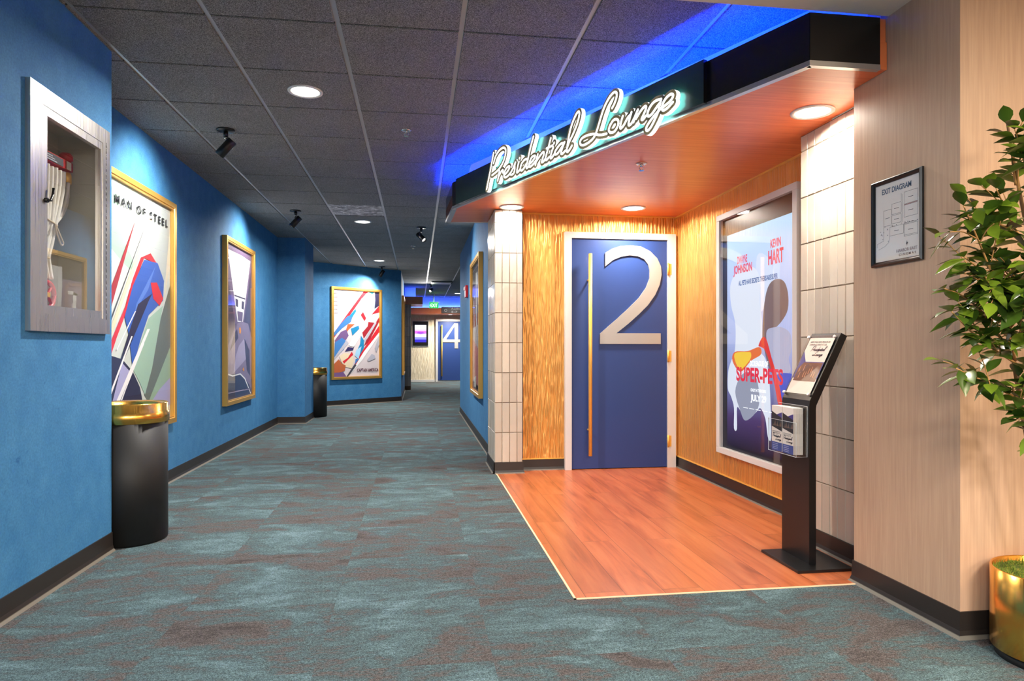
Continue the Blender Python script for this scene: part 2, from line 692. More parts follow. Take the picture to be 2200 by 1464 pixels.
PAL = dict(mint=(158, 190, 170), mintl=(196, 214, 202), pgrey=(176, 184, 182), beige=(216, 208, 188), dgreen=(104, 112, 104), green=(148, 176, 150), lilac=(166, 164, 204),
           white=(238, 238, 238), red2=(158, 34, 44), cream=(228, 210, 178), dgrey=(70, 68, 74), red=(206, 36, 48), blue=(52, 92, 178), blued=(84, 122, 200), navy=(40, 36, 66),
           mauve=(112, 92, 122), mauved=(74, 60, 86), mauve2=(136, 120, 146), lav=(172, 160, 188), dusk=(58, 58, 88), orange=(226, 146, 36),
           pinkg=(214, 202, 204), lgrey=(176, 176, 188), teal2=(30, 150, 176), teal=(28, 128, 176), skyl=(160, 204, 232), blue2=(64, 122, 186), blued2=(52, 44, 92), orangeb=(184, 96, 52), purple=(112, 84, 132),
           black2=(52, 44, 46), redb=(150, 52, 44), salmon=(214, 134, 132))
SCR = dict(sgl=(214, 226, 250), sw=(226, 234, 248), sg=(150, 156, 176), sbr=(120, 96, 96), sg2=(176, 178, 206), sblue=(40, 84, 200), sred=(222, 44, 36), sor=(232, 110, 40), syel=(248, 206, 50))


def art(mb, shapes, P, w, h, c, pal=PAL, es=0.0, soft=False):
    """layered flat shapes clipped to the w x h print"""
    for i, (col, pts) in enumerate(shapes):
        if soft and len(pts) > 4:
            n_p = len(pts)
            ext = smooth_line([pts[-2], pts[-1]] + list(pts) + [pts[0], pts[1]], 4)
            pts = [(p[0], p[1]) for p in ext[8:8 + 4 * n_p]]
        q = [(min(max(x, 0), 1) * w, min(max(y, 0), 1) * h) for x, y in pts]
        bm = bmesh.new()
        vs_ = []
        for p in q:
            if not vs_ or (vs_[-1].co - P(p[0], p[1], c + 0.0003 * (i + 1))).length > 1e-5:
                vs_.append(bm.verts.new(P(p[0], p[1], c + 0.0003 * (i + 1))))
        if len(vs_) < 3:
            bm.free()
            continue
        try:
            f = bm.faces.new(vs_)
            f.normal_update()
            bmesh.ops.triangulate(bm, faces=[f])
            bm.verts.index_update()
            r_, g_, b_ = pal[col]
            mt = flat(r_, g_, b_, 0.5, 0, es)
            mb.mesh([v.co.copy() for v in bm.verts], [[v.index for v in f_.verts] for f_ in bm.faces], mt)
        except ValueError:
            pass
        bm.free()

# ---------------------------------------------------------------- traced outlines in surface coordinates
SIGN=[[[0.8542,2.56],[0.8278,2.495],[0.8009,2.429],[0.7713,2.363],[0.7476,2.309]],[[0.8542,2.483],[0.8824,2.524],[0.9281,2.553],[0.9783,2.563],[1.011,2.558],[1.0325,2.537],[1.0271,2.503],[0.9998,2.462],[0.9554,2.43],[0.8999,2.409],[0.83,2.397]],[[0.942,2.408],[0.9335,2.385],[0.916,2.337]],[[0.9281,2.363],[0.9554,2.385],[0.9837,2.401],[0.9957,2.394],[0.9922,2.38]],[[1.0163,2.36],[1.049,2.37],[1.0813,2.39],[1.088,2.402],[1.0728,2.407],[1.0437,2.402],[1.0141,2.378],[1.0065,2.354],[1.0249,2.338],[1.0652,2.341],[1.1024,2.355]],[[1.1024,2.355],[1.1391,2.382],[1.1664,2.414],[1.1579,2.394],[1.1579,2.367],[1.1449,2.343],[1.1131,2.338],[1.0871,2.35]],[[1.2144,2.408],[1.1969,2.374],[1.1861,2.339],[1.2067,2.34],[1.2274,2.349]],[[1.2233,2.427],[1.2251,2.432]],[[1.3223,2.4],[1.2883,2.403],[1.248,2.383],[1.235,2.354],[1.248,2.337],[1.2784,2.346],[1.3124,2.37]],[[1.4016,2.534],[1.3667,2.473],[1.3375,2.409],[1.3178,2.358],[1.3156,2.338],[1.3416,2.345]],[[1.3568,2.36],[1.3949,2.372],[1.4235,2.393],[1.4137,2.401],[1.381,2.398],[1.3537,2.373],[1.347,2.349],[1.3613,2.338],[1.3994,2.347],[1.4276,2.361]],[[1.4562,2.401],[1.4419,2.376],[1.4258,2.336]],[[1.4374,2.356],[1.4791,2.382],[1.5203,2.399],[1.5301,2.385],[1.5114,2.354],[1.5028,2.336],[1.5203,2.334],[1.5431,2.346]],[[1.6095,2.467],[1.5835,2.417],[1.5561,2.368],[1.5476,2.342],[1.5615,2.337],[1.592,2.349]],[[1.5593,2.413],[1.6314,2.414]],[[1.6377,2.4],[1.6184,2.373],[1.6054,2.339],[1.6225,2.337],[1.6444,2.351]],[[1.6453,2.423],[1.6475,2.428]],[[1.7599,2.397],[1.7237,2.401],[1.6812,2.384],[1.6542,2.36],[1.6628,2.347],[1.6923,2.351],[1.7335,2.377],[1.7546,2.393]],[[1.7631,2.4],[1.7389,2.369],[1.725,2.342],[1.7389,2.333],[1.7752,2.345]],[[1.79,2.356],[1.8164,2.392],[1.8567,2.431],[1.8957,2.48],[1.9176,2.526],[1.9154,2.547],[1.8957,2.547],[1.8612,2.516],[1.8316,2.474],[1.811,2.429],[1.7958,2.379],[1.7869,2.342],[1.7967,2.331],[1.8209,2.342],[1.8415,2.358]],[[2.2299,2.474],[2.2527,2.497],[2.2693,2.527],[2.2684,2.548],[2.2487,2.559],[2.2106,2.546],[2.1712,2.514],[2.1407,2.474],[2.1147,2.428],[2.0874,2.379],[2.0601,2.35],[2.0189,2.335],[1.9674,2.33],[1.9338,2.34],[1.9253,2.361],[1.9481,2.377],[2.0001,2.38],[2.0646,2.37],[2.1188,2.349],[2.1801,2.34]],[[2.2147,2.336],[2.2487,2.333],[2.2778,2.354],[2.2854,2.381],[2.2693,2.398],[2.2397,2.4],[2.2106,2.378],[2.1994,2.354],[2.2147,2.336]],[[2.3226,2.4],[2.3083,2.372],[2.3007,2.344],[2.3083,2.335],[2.3334,2.349],[2.3629,2.377],[2.3911,2.39]],[[2.3952,2.4],[2.3813,2.372],[2.3714,2.345],[2.3759,2.333],[2.3952,2.338],[2.4184,2.361],[2.4454,2.396]],[[2.4476,2.398],[2.4292,2.372],[2.4117,2.34]],[[2.4324,2.353],[2.4651,2.381],[2.4977,2.398],[2.5121,2.395],[2.5076,2.377],[2.4879,2.352],[2.4771,2.337],[2.4879,2.332],[2.5107,2.345]],[[2.6272,2.398],[2.5936,2.403],[2.5622,2.396],[2.5367,2.377],[2.5237,2.355],[2.5304,2.337],[2.5555,2.341],[2.5869,2.362],[2.612,2.38]],[[2.6272,2.399],[2.6151,2.366],[2.5999,2.332],[2.5748,2.3],[2.5501,2.274],[2.5273,2.262],[2.5143,2.268],[2.5174,2.285],[2.5403,2.305],[2.5717,2.325],[2.6025,2.34],[2.6241,2.35]],[[2.6241,2.35],[2.6635,2.358],[2.6935,2.368],[2.711,2.383],[2.711,2.396],[2.6935,2.402],[2.6608,2.391],[2.6393,2.37],[2.6339,2.348],[2.6424,2.335],[2.6729,2.338],[2.711,2.356]]]
ART={"steel":[["mint",[[0.09,0.94],[0.225,0.928],[0.159,0.831],[0.248,0.761],[0.365,0.697],[0.403,0.636],[0.271,0.661],[0.159,0.691],[0.09,0.711]]],["mintl",[[0.09,0.999],[0.491,0.985],[0.318,0.852],[0.225,0.928]]],["pgrey",[[0.659,0.997],[1.037,0.982],[1.037,0.792],[0.859,0.632],[0.653,0.723],[0.558,0.781]]],["beige",[[1.037,0.891],[0.89,0.697],[0.859,0.552],[1.053,0.727]]],["dgreen",[[0.769,0.446],[1.037,0.626],[1.037,0.313],[0.598,0.113],[0.531,0.146]]],["green",[[1.037,0.345],[1.037,0.189],[0.739,0.105],[0.598,0.113]]],["lilac",[[1.037,0.205],[1.037,0.081],[0.626,0.104],[0.769,0.158]]],["mint",[[0.365,0.26],[0.598,0.464],[0.829,0.527],[0.653,0.254],[0.544,0.146],[0.466,0.2]]],["white",[[0.39,0.642],[0.115,0.41],[0.365,0.598],[0.598,0.823],[0.659,0.899]]],["red2",[[0.406,0.85],[0.09,0.56],[0.09,0.482]]],["cream",[[0.631,0.902],[0.09,0.416],[0.09,0.377],[0.67,0.9]]],["dgrey",[[0.598,0.89],[0.09,0.449],[0.09,0.435]]],["red",[[0.531,0.712],[0.403,0.608],[0.294,0.49],[0.159,0.377],[0.09,0.311],[0.09,0.363],[0.271,0.503],[0.365,0.612],[0.478,0.708],[0.626,0.74],[0.739,0.701]]],["blue",[[0.365,0.584],[0.531,0.705],[0.739,0.708],[0.844,0.638],[0.829,0.55],[0.598,0.479],[0.491,0.388],[0.365,0.26],[0.318,0.386],[0.259,0.461]]],["blued",[[0.711,0.698],[0.585,0.583],[0.491,0.534],[0.365,0.436],[0.415,0.516],[0.518,0.579]]],["navy",[[0.653,0.572],[0.598,0.539],[0.236,0.283],[0.159,0.251],[0.44,0.517]]],["red",[[0.626,0.616],[0.724,0.623],[0.829,0.558],[0.769,0.524],[0.667,0.55]]],["navy",[[0.09,0.311],[0.225,0.297],[0.365,0.246],[0.466,0.179],[0.504,0.118],[0.09,0.141]]],["lilac",[[0.225,0.283],[0.318,0.25],[0.159,0.137],[0.105,0.14]]],["white",[[0.571,0.419],[0.612,0.42],[0.191,0.135],[0.148,0.138]]],["white",[[0.342,0.386],[0.361,0.386],[0.09,0.167],[0.09,0.187]]],["white",[[0.504,0.359],[0.526,0.359],[0.271,0.179],[0.214,0.134],[0.198,0.135]]],["white",[[0.39,0.486],[0.406,0.487],[0.159,0.331],[0.15,0.334]]]],"beam":[["mauve",[[0.112,0.968],[0.928,0.936],[0.928,-0.021],[0.112,0.023]]],["mauved",[[0.112,0.779],[0.378,0.483],[0.252,0.418],[0.112,0.341]]],["mauved",[[0.928,0.858],[0.669,0.506],[0.813,0.485],[0.928,0.445]]],["white",[[0.123,0.931],[0.918,0.935],[0.627,0.509],[0.442,0.505]]],["mauve",[[0.132,0.962],[0.421,0.958],[0.421,0.934],[0.132,0.938]]],["mauve",[[0.627,0.945],[0.918,0.948],[0.918,0.926],[0.627,0.932]]],["mauved",[[0.335,0.67],[0.716,0.666],[0.711,0.657],[0.335,0.661]]],["mauved",[[0.369,0.648],[0.455,0.645],[0.455,0.597],[0.386,0.602]]],["mauved",[[0.59,0.643],[0.674,0.641],[0.655,0.589],[0.581,0.595]]],["mauve",[[0.429,0.572],[0.622,0.571],[0.608,0.513],[0.464,0.513]]],["mauve2",[[0.421,0.492],[0.576,0.512],[0.813,0.502],[0.964,0.41],[0.948,0.073],[0.646,0.077],[0.132,0.045],[0.112,0.25],[0.132,0.356],[0.294,0.419]]],["mauved",[[0.335,0.435],[0.421,0.46],[0.464,0.405],[0.294,0.356],[0.171,0.318]]],["lav",[[0.487,0.357],[0.693,0.407],[0.765,0.274],[0.294,0.185],[0.378,0.294]]],["dusk",[[0.112,0.182],[0.294,0.181],[0.531,0.179],[0.693,0.141],[0.863,0.094],[0.948,0.03],[0.948,0.025],[0.112,0.023]]],["white",[[0.112,0.189],[0.272,0.174],[0.531,0.18],[0.702,0.145],[0.928,0.035],[0.908,0.032],[0.684,0.137],[0.518,0.172],[0.272,0.166],[0.112,0.18]]],["mauved",[[0.669,0.407],[0.863,0.324],[0.888,0.153],[0.765,0.198]]],["orange",[[0.478,0.461],[0.509,0.474],[0.545,0.466],[0.554,0.447],[0.531,0.432],[0.496,0.433]]],["orange",[[0.599,0.202],[0.636,0.217],[0.669,0.196],[0.636,0.189]]],["lav",[[0.132,0.075],[0.888,0.071],[0.888,0.064],[0.132,0.068]]],["mauved",[[0.139,0.079],[0.399,0.077],[0.399,0.073],[0.139,0.073]]],["mauved",[[0.646,0.075],[0.877,0.073],[0.877,0.069],[0.646,0.07]]]],"hero":[["pinkg",[[0.06,0.981],[0.963,0.975],[0.963,0.024],[0.06,0.024]]],["lgrey",[[0.161,0.837],[0.249,0.864],[0.279,0.815],[0.161,0.689]]],["lgrey",[[0.488,0.939],[0.382,0.869],[0.118,0.696],[0.132,0.737]]],["white",[[0.549,0.975],[0.64,0.975],[0.06,0.507],[0.06,0.556]]],["red",[[0.64,0.975],[0.734,0.974],[0.594,0.884],[0.06,0.449],[0.06,0.507]]],["white",[[0.734,0.974],[0.828,0.973],[0.671,0.751],[0.457,0.662],[0.594,0.884]]],["teal2",[[0.734,0.97],[0.859,0.971],[0.812,0.943]]],["skyl",[[0.687,0.913],[0.781,0.959],[0.891,0.86],[0.859,0.747],[0.734,0.752],[0.671,0.827]]],["navy",[[0.867,0.975],[0.963,0.975],[0.963,0.819],[0.859,0.781],[0.875,0.876]]],["red2",[[0.796,0.712],[0.963,0.819],[0.963,0.741],[0.875,0.705]]],["white",[[0.64,0.827],[0.687,0.768],[0.781,0.711],[0.963,0.741],[0.963,0.69],[0.859,0.627],[0.734,0.633],[0.625,0.708]]],["red",[[0.625,0.742],[0.687,0.675],[0.656,0.64],[0.579,0.707]]],["red2",[[0.734,0.633],[0.859,0.623],[0.734,0.522],[0.64,0.445],[0.61,0.513],[0.718,0.582]]],["red2",[[0.859,0.601],[0.963,0.69],[0.963,0.637],[0.734,0.403],[0.64,0.36],[0.702,0.446]]],["lgrey",[[0.859,0.627],[0.907,0.628],[0.734,0.463],[0.656,0.403],[0.64,0.428]]],["red",[[0.963,0.594],[0.963,0.517],[0.64,0.301],[0.473,0.151],[0.457,0.176],[0.702,0.386]]],["white",[[0.963,0.517],[0.963,0.482],[0.61,0.208],[0.338,0.027],[0.382,0.06],[0.473,0.151],[0.64,0.301]]],["teal",[[0.338,0.684],[0.473,0.771],[0.488,0.746],[0.413,0.678]]],["blue2",[[0.19,0.607],[0.323,0.692],[0.413,0.678],[0.382,0.627],[0.219,0.558],[0.06,0.466],[0.06,0.507]]],["orangeb",[[0.323,0.601],[0.457,0.603],[0.338,0.543],[0.249,0.459],[0.19,0.475],[0.279,0.526]]],["teal",[[0.382,0.552],[0.533,0.588],[0.549,0.554],[0.413,0.477],[0.397,0.518]]],["purple",[[0.19,0.516],[0.293,0.542],[0.338,0.476],[0.19,0.343],[0.089,0.376],[0.075,0.425]]],["blue2",[[0.075,0.401],[0.205,0.45],[0.279,0.426],[0.249,0.327],[0.06,0.221]]],["white",[[0.549,0.554],[0.563,0.462],[0.443,0.352],[0.338,0.368],[0.397,0.427]]],["lgrey",[[0.293,0.426],[0.338,0.393],[0.06,0.212],[0.06,0.237]]],["blued2",[[0.323,0.352],[0.427,0.343],[0.457,0.377],[0.427,0.318],[0.264,0.302]]],["teal",[[0.579,0.479],[0.64,0.428],[0.64,0.343],[0.518,0.225],[0.457,0.259],[0.563,0.386]]],["skyl",[[0.594,0.36],[0.533,0.217],[0.457,0.259],[0.488,0.318]]],["blue2",[[0.473,0.218],[0.549,0.225],[0.457,0.159]]],["cream",[[0.161,0.253],[0.249,0.286],[0.397,0.276],[0.443,0.21],[0.397,0.118],[0.264,0.137],[0.19,0.195]]],["red",[[0.323,0.235],[0.397,0.301],[0.427,0.268],[0.249,0.17],[0.219,0.195]]],["orangeb",[[0.06,0.172],[0.147,0.22],[0.205,0.17],[0.279,0.153],[0.264,0.095],[0.161,0.072],[0.06,0.066]]],["purple",[[0.06,0.074],[0.234,0.079],[0.293,0.02],[0.06,0.024]]],["dgrey",[[0.457,0.168],[0.488,0.15],[0.323,0.024],[0.293,0.024]]],["lgrey",[[0.702,0.207],[0.796,0.275],[0.859,0.258],[0.875,0.223],[0.734,0.19]]],["lgrey",[[0.859,0.343],[0.955,0.482],[0.963,0.378],[0.891,0.292]]]],"trail":[["pinkg",[[0,0],[1,0],[1,1],[0,1]]],["black2",[[0,0.8],[1,0.8],[1,1],[0,1]]],["mauve2",[[0,0.56],[1,0.6],[1,0.82],[0,0.82]]],["redb",[[0,0.5],[1,0.52],[1,0.6],[0,0.6]]],["salmon",[[0,0],[1,0],[1,0.3],[0,0.42]]],["white",[[0.08,0.72],[0.3,0.72],[0.3,0.745],[0.2,0.745],[0.24,0.5],[0.34,0.36],[0.3,0.35],[0.17,0.5],[0.14,0.72]]],["white",[[0.4,0.9],[0.6,0.9],[0.62,0.78],[0.5,0.4],[0.45,0.4],[0.42,0.6],[0.4,0.78]]],["white",[[0.7,0.8],[0.8,0.8],[0.78,0.6],[0.66,0.4],[0.6,0.35],[0.6,0.42],[0.68,0.6]]],["black2",[[0.1,0.1],[0.9,0.06],[0.85,0.02],[0.15,0.04]]],["white",[[0.2,0.12],[0.45,0.14],[0.4,0.05],[0.22,0.05]]]],"screen":[["sgl",[[0.486,0.864],[0.653,0.842],[0.732,0.741],[0.557,0.619],[0.486,0.688]]],["sw",[[0.134,0.589],[0.07,0.665],[0.055,0.757],[0.156,0.813],[0.308,0.833],[0.463,0.811],[0.538,0.752],[0.525,0.666],[0.561,0.579],[0.561,0.504],[0.525,0.45],[0.61,0.415],[0.657,0.346],[0.68,0.242],[0.691,0.082],[0.645,0.082],[0.61,0.157],[0.538,0.199],[0.463,0.174],[0.308,0.131],[0.226,0.172],[0.17,0.181],[0.17,0.084],[0.12,0.084],[0.12,0.178],[0.07,0.23],[0.011,0.267],[0.018,0.347],[0.07,0.399],[0.128,0.438],[0.149,0.519]]],["sg",[[0.226,0.328],[0.347,0.353],[0.475,0.334],[0.525,0.235],[0.463,0.174],[0.308,0.131],[0.226,0.172],[0.142,0.256]]],["sbr",[[0.568,0.504],[0.586,0.628],[0.645,0.718],[0.748,0.747],[0.858,0.733],[0.911,0.684],[0.911,0.617],[0.837,0.572],[0.726,0.54],[0.633,0.535],[0.645,0.486],[0.68,0.44],[0.726,0.382],[0.68,0.36],[0.598,0.45]]],["sg2",[[0.633,0.535],[0.726,0.547],[0.837,0.545],[0.942,0.517],[0.952,0.451],[0.922,0.418],[0.942,0.365],[0.771,0.348],[0.726,0.406],[0.68,0.44],[0.633,0.486]]],["sblue",[[0.771,0.35],[0.942,0.359],[0.952,0.34],[0.889,0.284],[0.837,0.248],[0.792,0.294]]],["sred",[[0.513,0.472],[0.574,0.508],[0.633,0.493],[0.703,0.416],[0.782,0.335],[0.842,0.232],[0.792,0.226],[0.748,0.292],[0.68,0.388],[0.61,0.45],[0.549,0.465]]],["sor",[[0.099,0.399],[0.134,0.442],[0.347,0.447],[0.525,0.465],[0.549,0.433],[0.399,0.403],[0.233,0.351]]],["syel",[[0.149,0.438],[0.347,0.443],[0.399,0.439],[0.386,0.409],[0.233,0.362],[0.142,0.403]]]]}
TWO=[[1.672,1.829],[1.672,1.951],[1.738,1.99],[1.814,2.015],[1.909,2.024],[2.005,2.015],[2.091,1.975],[2.159,1.911],[2.194,1.838],[2.201,1.763],[2.182,1.67],[2.14,1.577],[2.072,1.484],[1.986,1.4],[1.89,1.316],[1.776,1.227],[2.192,1.228],[2.192,1.13],[1.624,1.13],[1.624,1.223],[1.776,1.352],[1.89,1.454],[1.986,1.548],[2.053,1.641],[2.086,1.725],[2.087,1.799],[2.072,1.854],[2.034,1.9],[1.976,1.926],[1.899,1.932],[1.823,1.92],[1.747,1.889]]

# ================================================================ setting
def boxobj(name, a, b, m):
    return struct(MB().box(a, b, m).build(name))


struct(MB().box((-2.75, -5, -0.06), (4.2, 22.2, 0.0), M['carpet']).build('floor'))
wf = MB()
wf.prism([(0.682, 2.838), (2.165, 2.838), (2.165, 3.55), (2.36, 3.55), (2.36, 5.885), (0.90, 5.885), (0.90, 5.79), (0.682, 5.79)], -0.01, 0.003, M['woodfloor'])
struct(wf.build('floor'))
tr = MB()
tr.box((0.672, 2.830, 0.0), (0.682, 5.77, 0.004), flat(232, 200, 160, 0.5))
tr.box((0.672, 2.830, 0.0), (2.02, 2.838, 0.004), flat(232, 200, 160, 0.5))
struct(tr.build('trim_1'))

# left walls
wa = MB()
wa.box((-1.634, -5, 0), (-1.86, 3.10, 2.72), M['blue'])
wa.box((-1.634, 3.77, 0), (-1.86, 3.87, 2.72), M['blue'])
wa.box((-1.634, 3.10, 0), (-1.86, 3.77, 1.20), M['blue'])
wa.box((-1.634, 3.10, 2.195), (-1.86, 3.77, 2.72), M['blue'])
wa.box((-1.86, -5, 0), (-2.1, 3.87, 2.72), M['blue'])
struct(wa.build('wall_left'))
boxobj('wall_left', (-2.0, 3.87, 0), (-2.15, 10.0, 2.72), M['blue'])
boxobj('wall_left', (-2.15, 10.0, 0), (-1.617, 10.80, 2.72), M['blue'])
boxobj('wall_left', (-2.75, 10.80, 0), (-2.6, 12.4, 2.72), M['blue'])
C0, C1 = Vector((-2.70, 12.13, 0)), Vector((-0.335, 13.95, 0))
ec = (C1 - C0).normalized()
nc = Vector((ec.y, -ec.x, 0))
cw = MB()
PC = plane(C0, ec, nc)
cw.prism([(C0.x, C0.y), (C1.x, C1.y), (-0.335, 17.8), (-2.70, 17.8)], 0, 2.72, M['blue'])
struct(cw.build('wall_left'))
# right walls
boxobj('wall_right', (0.72, 5.90, 0), (0.93, 11.45, 2.72), M['blue'])
boxobj('wall_right', (0.93, 11.25, 0), (4.2, 11.45, 2.72), M['blue'])
boxobj('wall_right', (2.6, 11.45, 0), (2.75, 22.0, 2.72), M['blue'])
boxobj('wall_back', (0.93, 5.885, 0), (2.36, 6.0, 2.30), M['gold_panel'])
boxobj('wall_right', (2.36, 3.55, 0), (2.52, 6.0, 2.30), M['gold_panel'])
boxobj('wall_right', (2.02, 2.253, 0), (4.2, 2.87, 2.72), M['beige'])
boxobj('wall_right', (4.2, -5, 0), (4.35, 2.87, 2.72), M['beige'])
boxobj('wall_back', (-2.1, -5.15, 0), (4.35, -5, 2.72), M['beige'])
# far end
boxobj('wall_back', (-2.75, 22.0, 0), (4.2, 22.15, 2.72), M['cream_panel'])
boxobj('wall_left', (-2.75, 17.8, 0), (-2.6, 22.0, 2.72), M['blue'])


# tiled piers: a core with proud glazed tiles
def tiled(name, core, faces):
    mb = MB()
    mb.box(core[0], core[1], M['grout'])
    rnd = random.Random(7)
    for (o, u, n, wid, z0, z1, tw, th, zoff) in faces:
        P = plane(o, u, n)
        k = 0
        a = 0.0
        while a < wid - 0.004:
            a1 = min(a + tw, wid)
            z = zoff
            while z < z1 - 0.004:
                zz0, zz1 = max(z, z0), min(z + th, z1)
                if zz1 - zz0 > 0.004:
                    g = 0.0013
                    tx, tz = rnd.uniform(-.0008, .0008), rnd.uniform(-.0008, .0008)
                    A0, A1, Z0, Z1 = a + g, a1 - g, zz0 + g, zz1 - g
                    e = 0.003
                    ring0 = [P(A0, Z0, 0), P(A1, Z0, 0), P(A1, Z1, 0), P(A0, Z1, 0)]
                    ring1 = [P(A0 + e, Z0 + e, .006 - tx - tz), P(A1 - e, Z0 + e, .006 + tx - tz), P(A1 - e, Z1 - e, .006 + tx + tz), P(A0 + e, Z1 - e, .006 - tx + tz)]
                    mb.mesh(ring0 + ring1, [(4, 5, 6, 7), (0, 1, 5, 4), (1, 2, 6, 5), (2, 3, 7, 6), (3, 0, 4, 7)], M['tile'])
                z += th
            a += tw
    return struct(mb.build(name))


TZ = 0.097
tiled('wall_pier', ((0.668, 5.769, 0), (0.904, 6.36, 2.30)),
      [((0.662, 5.769, 0), (1, 0, 0), (0, -1, 0), 0.245, TZ, 2.297, 0.0655, 0.2605, TZ),
       ((0.668, 6.33, 0), (0, -1, 0), (-1, 0, 0), 0.56, TZ, 2.297, 0.0655, 0.2605, TZ)])
tiled('wall_pier', ((2.171, 2.87, 0), (2.36, 3.548, 2.30)),
      [((2.171, 3.548, 0), (0, -1, 0), (-1, 0, 0), 0.675, TZ, 2.297, 0.0675, 0.264, TZ)])
tiled('wall_pier', ((-0.60, 17.80, 0), (-0.176, 18.25, 2.24)),
      [((-0.60, 17.80, 0), (1, 0, 0), (0, -1, 0), 0.43, 0.0, 2.24, 0.0655, 0.2605, TZ)])


# vinyl cove baseboards with a pale toe line
def baseboard(name, path, h=0.10):
    """path: floor points with the room on the left-hand side"""
    mb = MB()
    P = [Vector((x, y, 0)) for x, y in path]
    nrm = []
    for i in range(len(P) - 1):
        d = (P[i + 1] - P[i]).normalized()
        nrm.append(Vector((-d.y, d.x, 0)))
    offs = []
    for i in range(len(P)):
        if i == 0:
            o = nrm[0]
        elif i == len(P) - 1:
            o = nrm[-1]
        else:
            s_ = nrm[i - 1] + nrm[i]
            o = s_ / max(s_.dot(nrm[i]), 0.2)
        offs.append(o)
    prof = [(0, h), (0.006, h), (0.008, 0.03), (0.013, 0.014), (0.013, 0.011), (0.022, 0.0)]
    for i in range(len(P) - 1):
        for k in range(len(prof) - 1):
            (a, za), (b, zb) = prof[k], prof[k + 1]
            q = [P[i] + offs[i] * a, P[i + 1] + offs[i + 1] * a, P[i + 1] + offs[i + 1] * b, P[i] + offs[i] * b]
            for w, z in zip(q, (za, za, zb, zb)):
                w.z = z
            mb.face(q, M['basetoe'] if k >= 3 else M['base'])
    return struct(mb.build(name))


baseboard('baseboard_left', [(-1.634, 3.87), (-1.634, -5)][::1])
baseboard('baseboard_left', [(-1.617, 10.80), (-1.617, 10.0), (-2.0, 10.0), (-2.0, 3.87), (-1.634, 3.87)])
baseboard('baseboard_left', [(-0.335, 17.79), (-0.335, 13.95), (C0.x + .05, C0.y + .04)])
baseboard('baseboard_right', [(0.662, 5.763), (0.662, 6.33), (0.72, 6.33), (0.72, 11.45), (1.9, 11.45)])
baseboard('baseboard_right', [(2.163, 3.55), (2.36, 3.55)][::-1])
baseboard('baseboard_right', [(2.163, 2.87), (2.163, 3.55), (2.36, 3.55), (2.36, 5.885), (2.335, 5.885)])
baseboard('baseboard_right', [(4.2, 2.253), (2.02, 2.253), (2.02, 2.87), (2.163, 2.87)])
baseboard('baseboard_back', [(1.305, 5.885), (0.907, 5.885), (0.907, 5.763), (0.662, 5.763)])
# pale skirting of the far wall
struct(MB().box((-2.6, 21.98, 0), (2.6, 22.0, 0.07), M['doorwhite']).build('baseboard_back'))

# gold edge beads of the embossed panels
tb = MB()
tb.box((0.905, 5.872, 2.288), (2.36, 5.885, 2.30), M['brassx'])
tb.box((2.347, 3.55, 2.288), (2.36, 5.885, 2.30), M['brassx'])
tb.box((0.905, 5.876, 0.10), (1.30, 5.885, 0.108), M['brassx'])
tb.box((2.351, 3.55, 0.10), (2.36, 5.885, 0.108), M['brassx'])
tb.box((2.350, 5.876, 0.10), (2.36, 5.885, 2.30), M['brassx'])
tb.box((1.296, 5.872, 2.134), (2.345, 5.885, 2.142), M['brassx'])
struct(tb.build('trim_2'))

# ---------------------------------------------------------------- black grid ceiling
GX, GY, GP, GG = -0.3905, 3.38, 0.6096, 0.0125
cb = MB()
cb.box((-2.75, 2.64, CEIL), (4.2, 22.15, CEIL + 0.04), M['tbar'])
for i in range(-4, 6):
    for j in range(-2, 31):
        x0, x1 = GX + i * GP + GG, GX + (i + 1) * GP - GG
        y0, y1 = GY + j * GP + GG * 0.55, GY + (j + 1) * GP - GG * 0.55
        if y1 < 2.66 or y0 > 22 or x0 > 2.7:
            continue
        y0 = max(y0, 2.645)
        vent = (i == -1 and j == 7)
        z = CEIL - (0.004 if vent else 0.009)
        mm = M['vent'] if vent else M['ctile']
        cb.mesh([(x0, y0, CEIL), (x1, y0, CEIL), (x1, y1, CEIL), (x0, y1, CEIL), (x0 + .002, y0 + .002, z), (x1 - .002, y0 + .002, z), (x1 - .002, y1 - .002, z), (x0 + .002, y1 - .002, z)],
                [(4, 5, 6, 7), (0, 1, 5, 4), (1, 2, 6, 5), (2, 3, 7, 6), (3, 0, 4, 7)], mm)
        if not vent:
            # matt black shadow line of the cross tees
            cb.box((x0 - 0.001, y1, CEIL - 0.0035), (x1 + .001, y1 + 2 * GG * 0.55, CEIL - 0.0005), M['blackmat'])
struct(cb.build('ceiling'))
struct(MB().box((-2.1, -5, 2.53), (4.2, 2.64, 2.72), M['drywall']).build('ceiling'))

# ================================================================ entrance canopy
F0, F1 = Vector((0.299, 5.807, 0)), Vector((1.658, 2.647, 0))
ef = (F1 - F0).normalized()
nf = Vector((ef.y, -ef.x, 0))
if nf.x > 0:
    nf = -nf
FL = (F1 - F0).length
PF = plane(F0, ef, nf)
ZB, ZT = 2.30, 2.525
can = thing('entrance_canopy', 'angled canopy with black fascia and cherry wood underside over the door numbered 2', 'canopy', (1.3, 4.3, 2.30))
foot = [(1.658, 2.647), (2.018, 2.647), (2.018, 2.872), (2.163, 2.872), (2.163, 3.549), (2.359, 3.549), (2.359, 5.884), (0.905, 5.884), (0.905, 6.36), (0.27, 6.45), (0.299, 5.807)]
MB().prism(foot, ZB + 0.001, 2.42, M['cherry']).build('soffit', can)
fb = MB()
fb.prism([(0, ZB + .02), (FL, ZB + .02), (FL, ZT), (0, ZT)], -0.02, 0.002, M['fascia'], None, PF)
fb.box((1.658, 2.645, ZB + .02), (1.985, 2.665, ZT), M['fascia'])
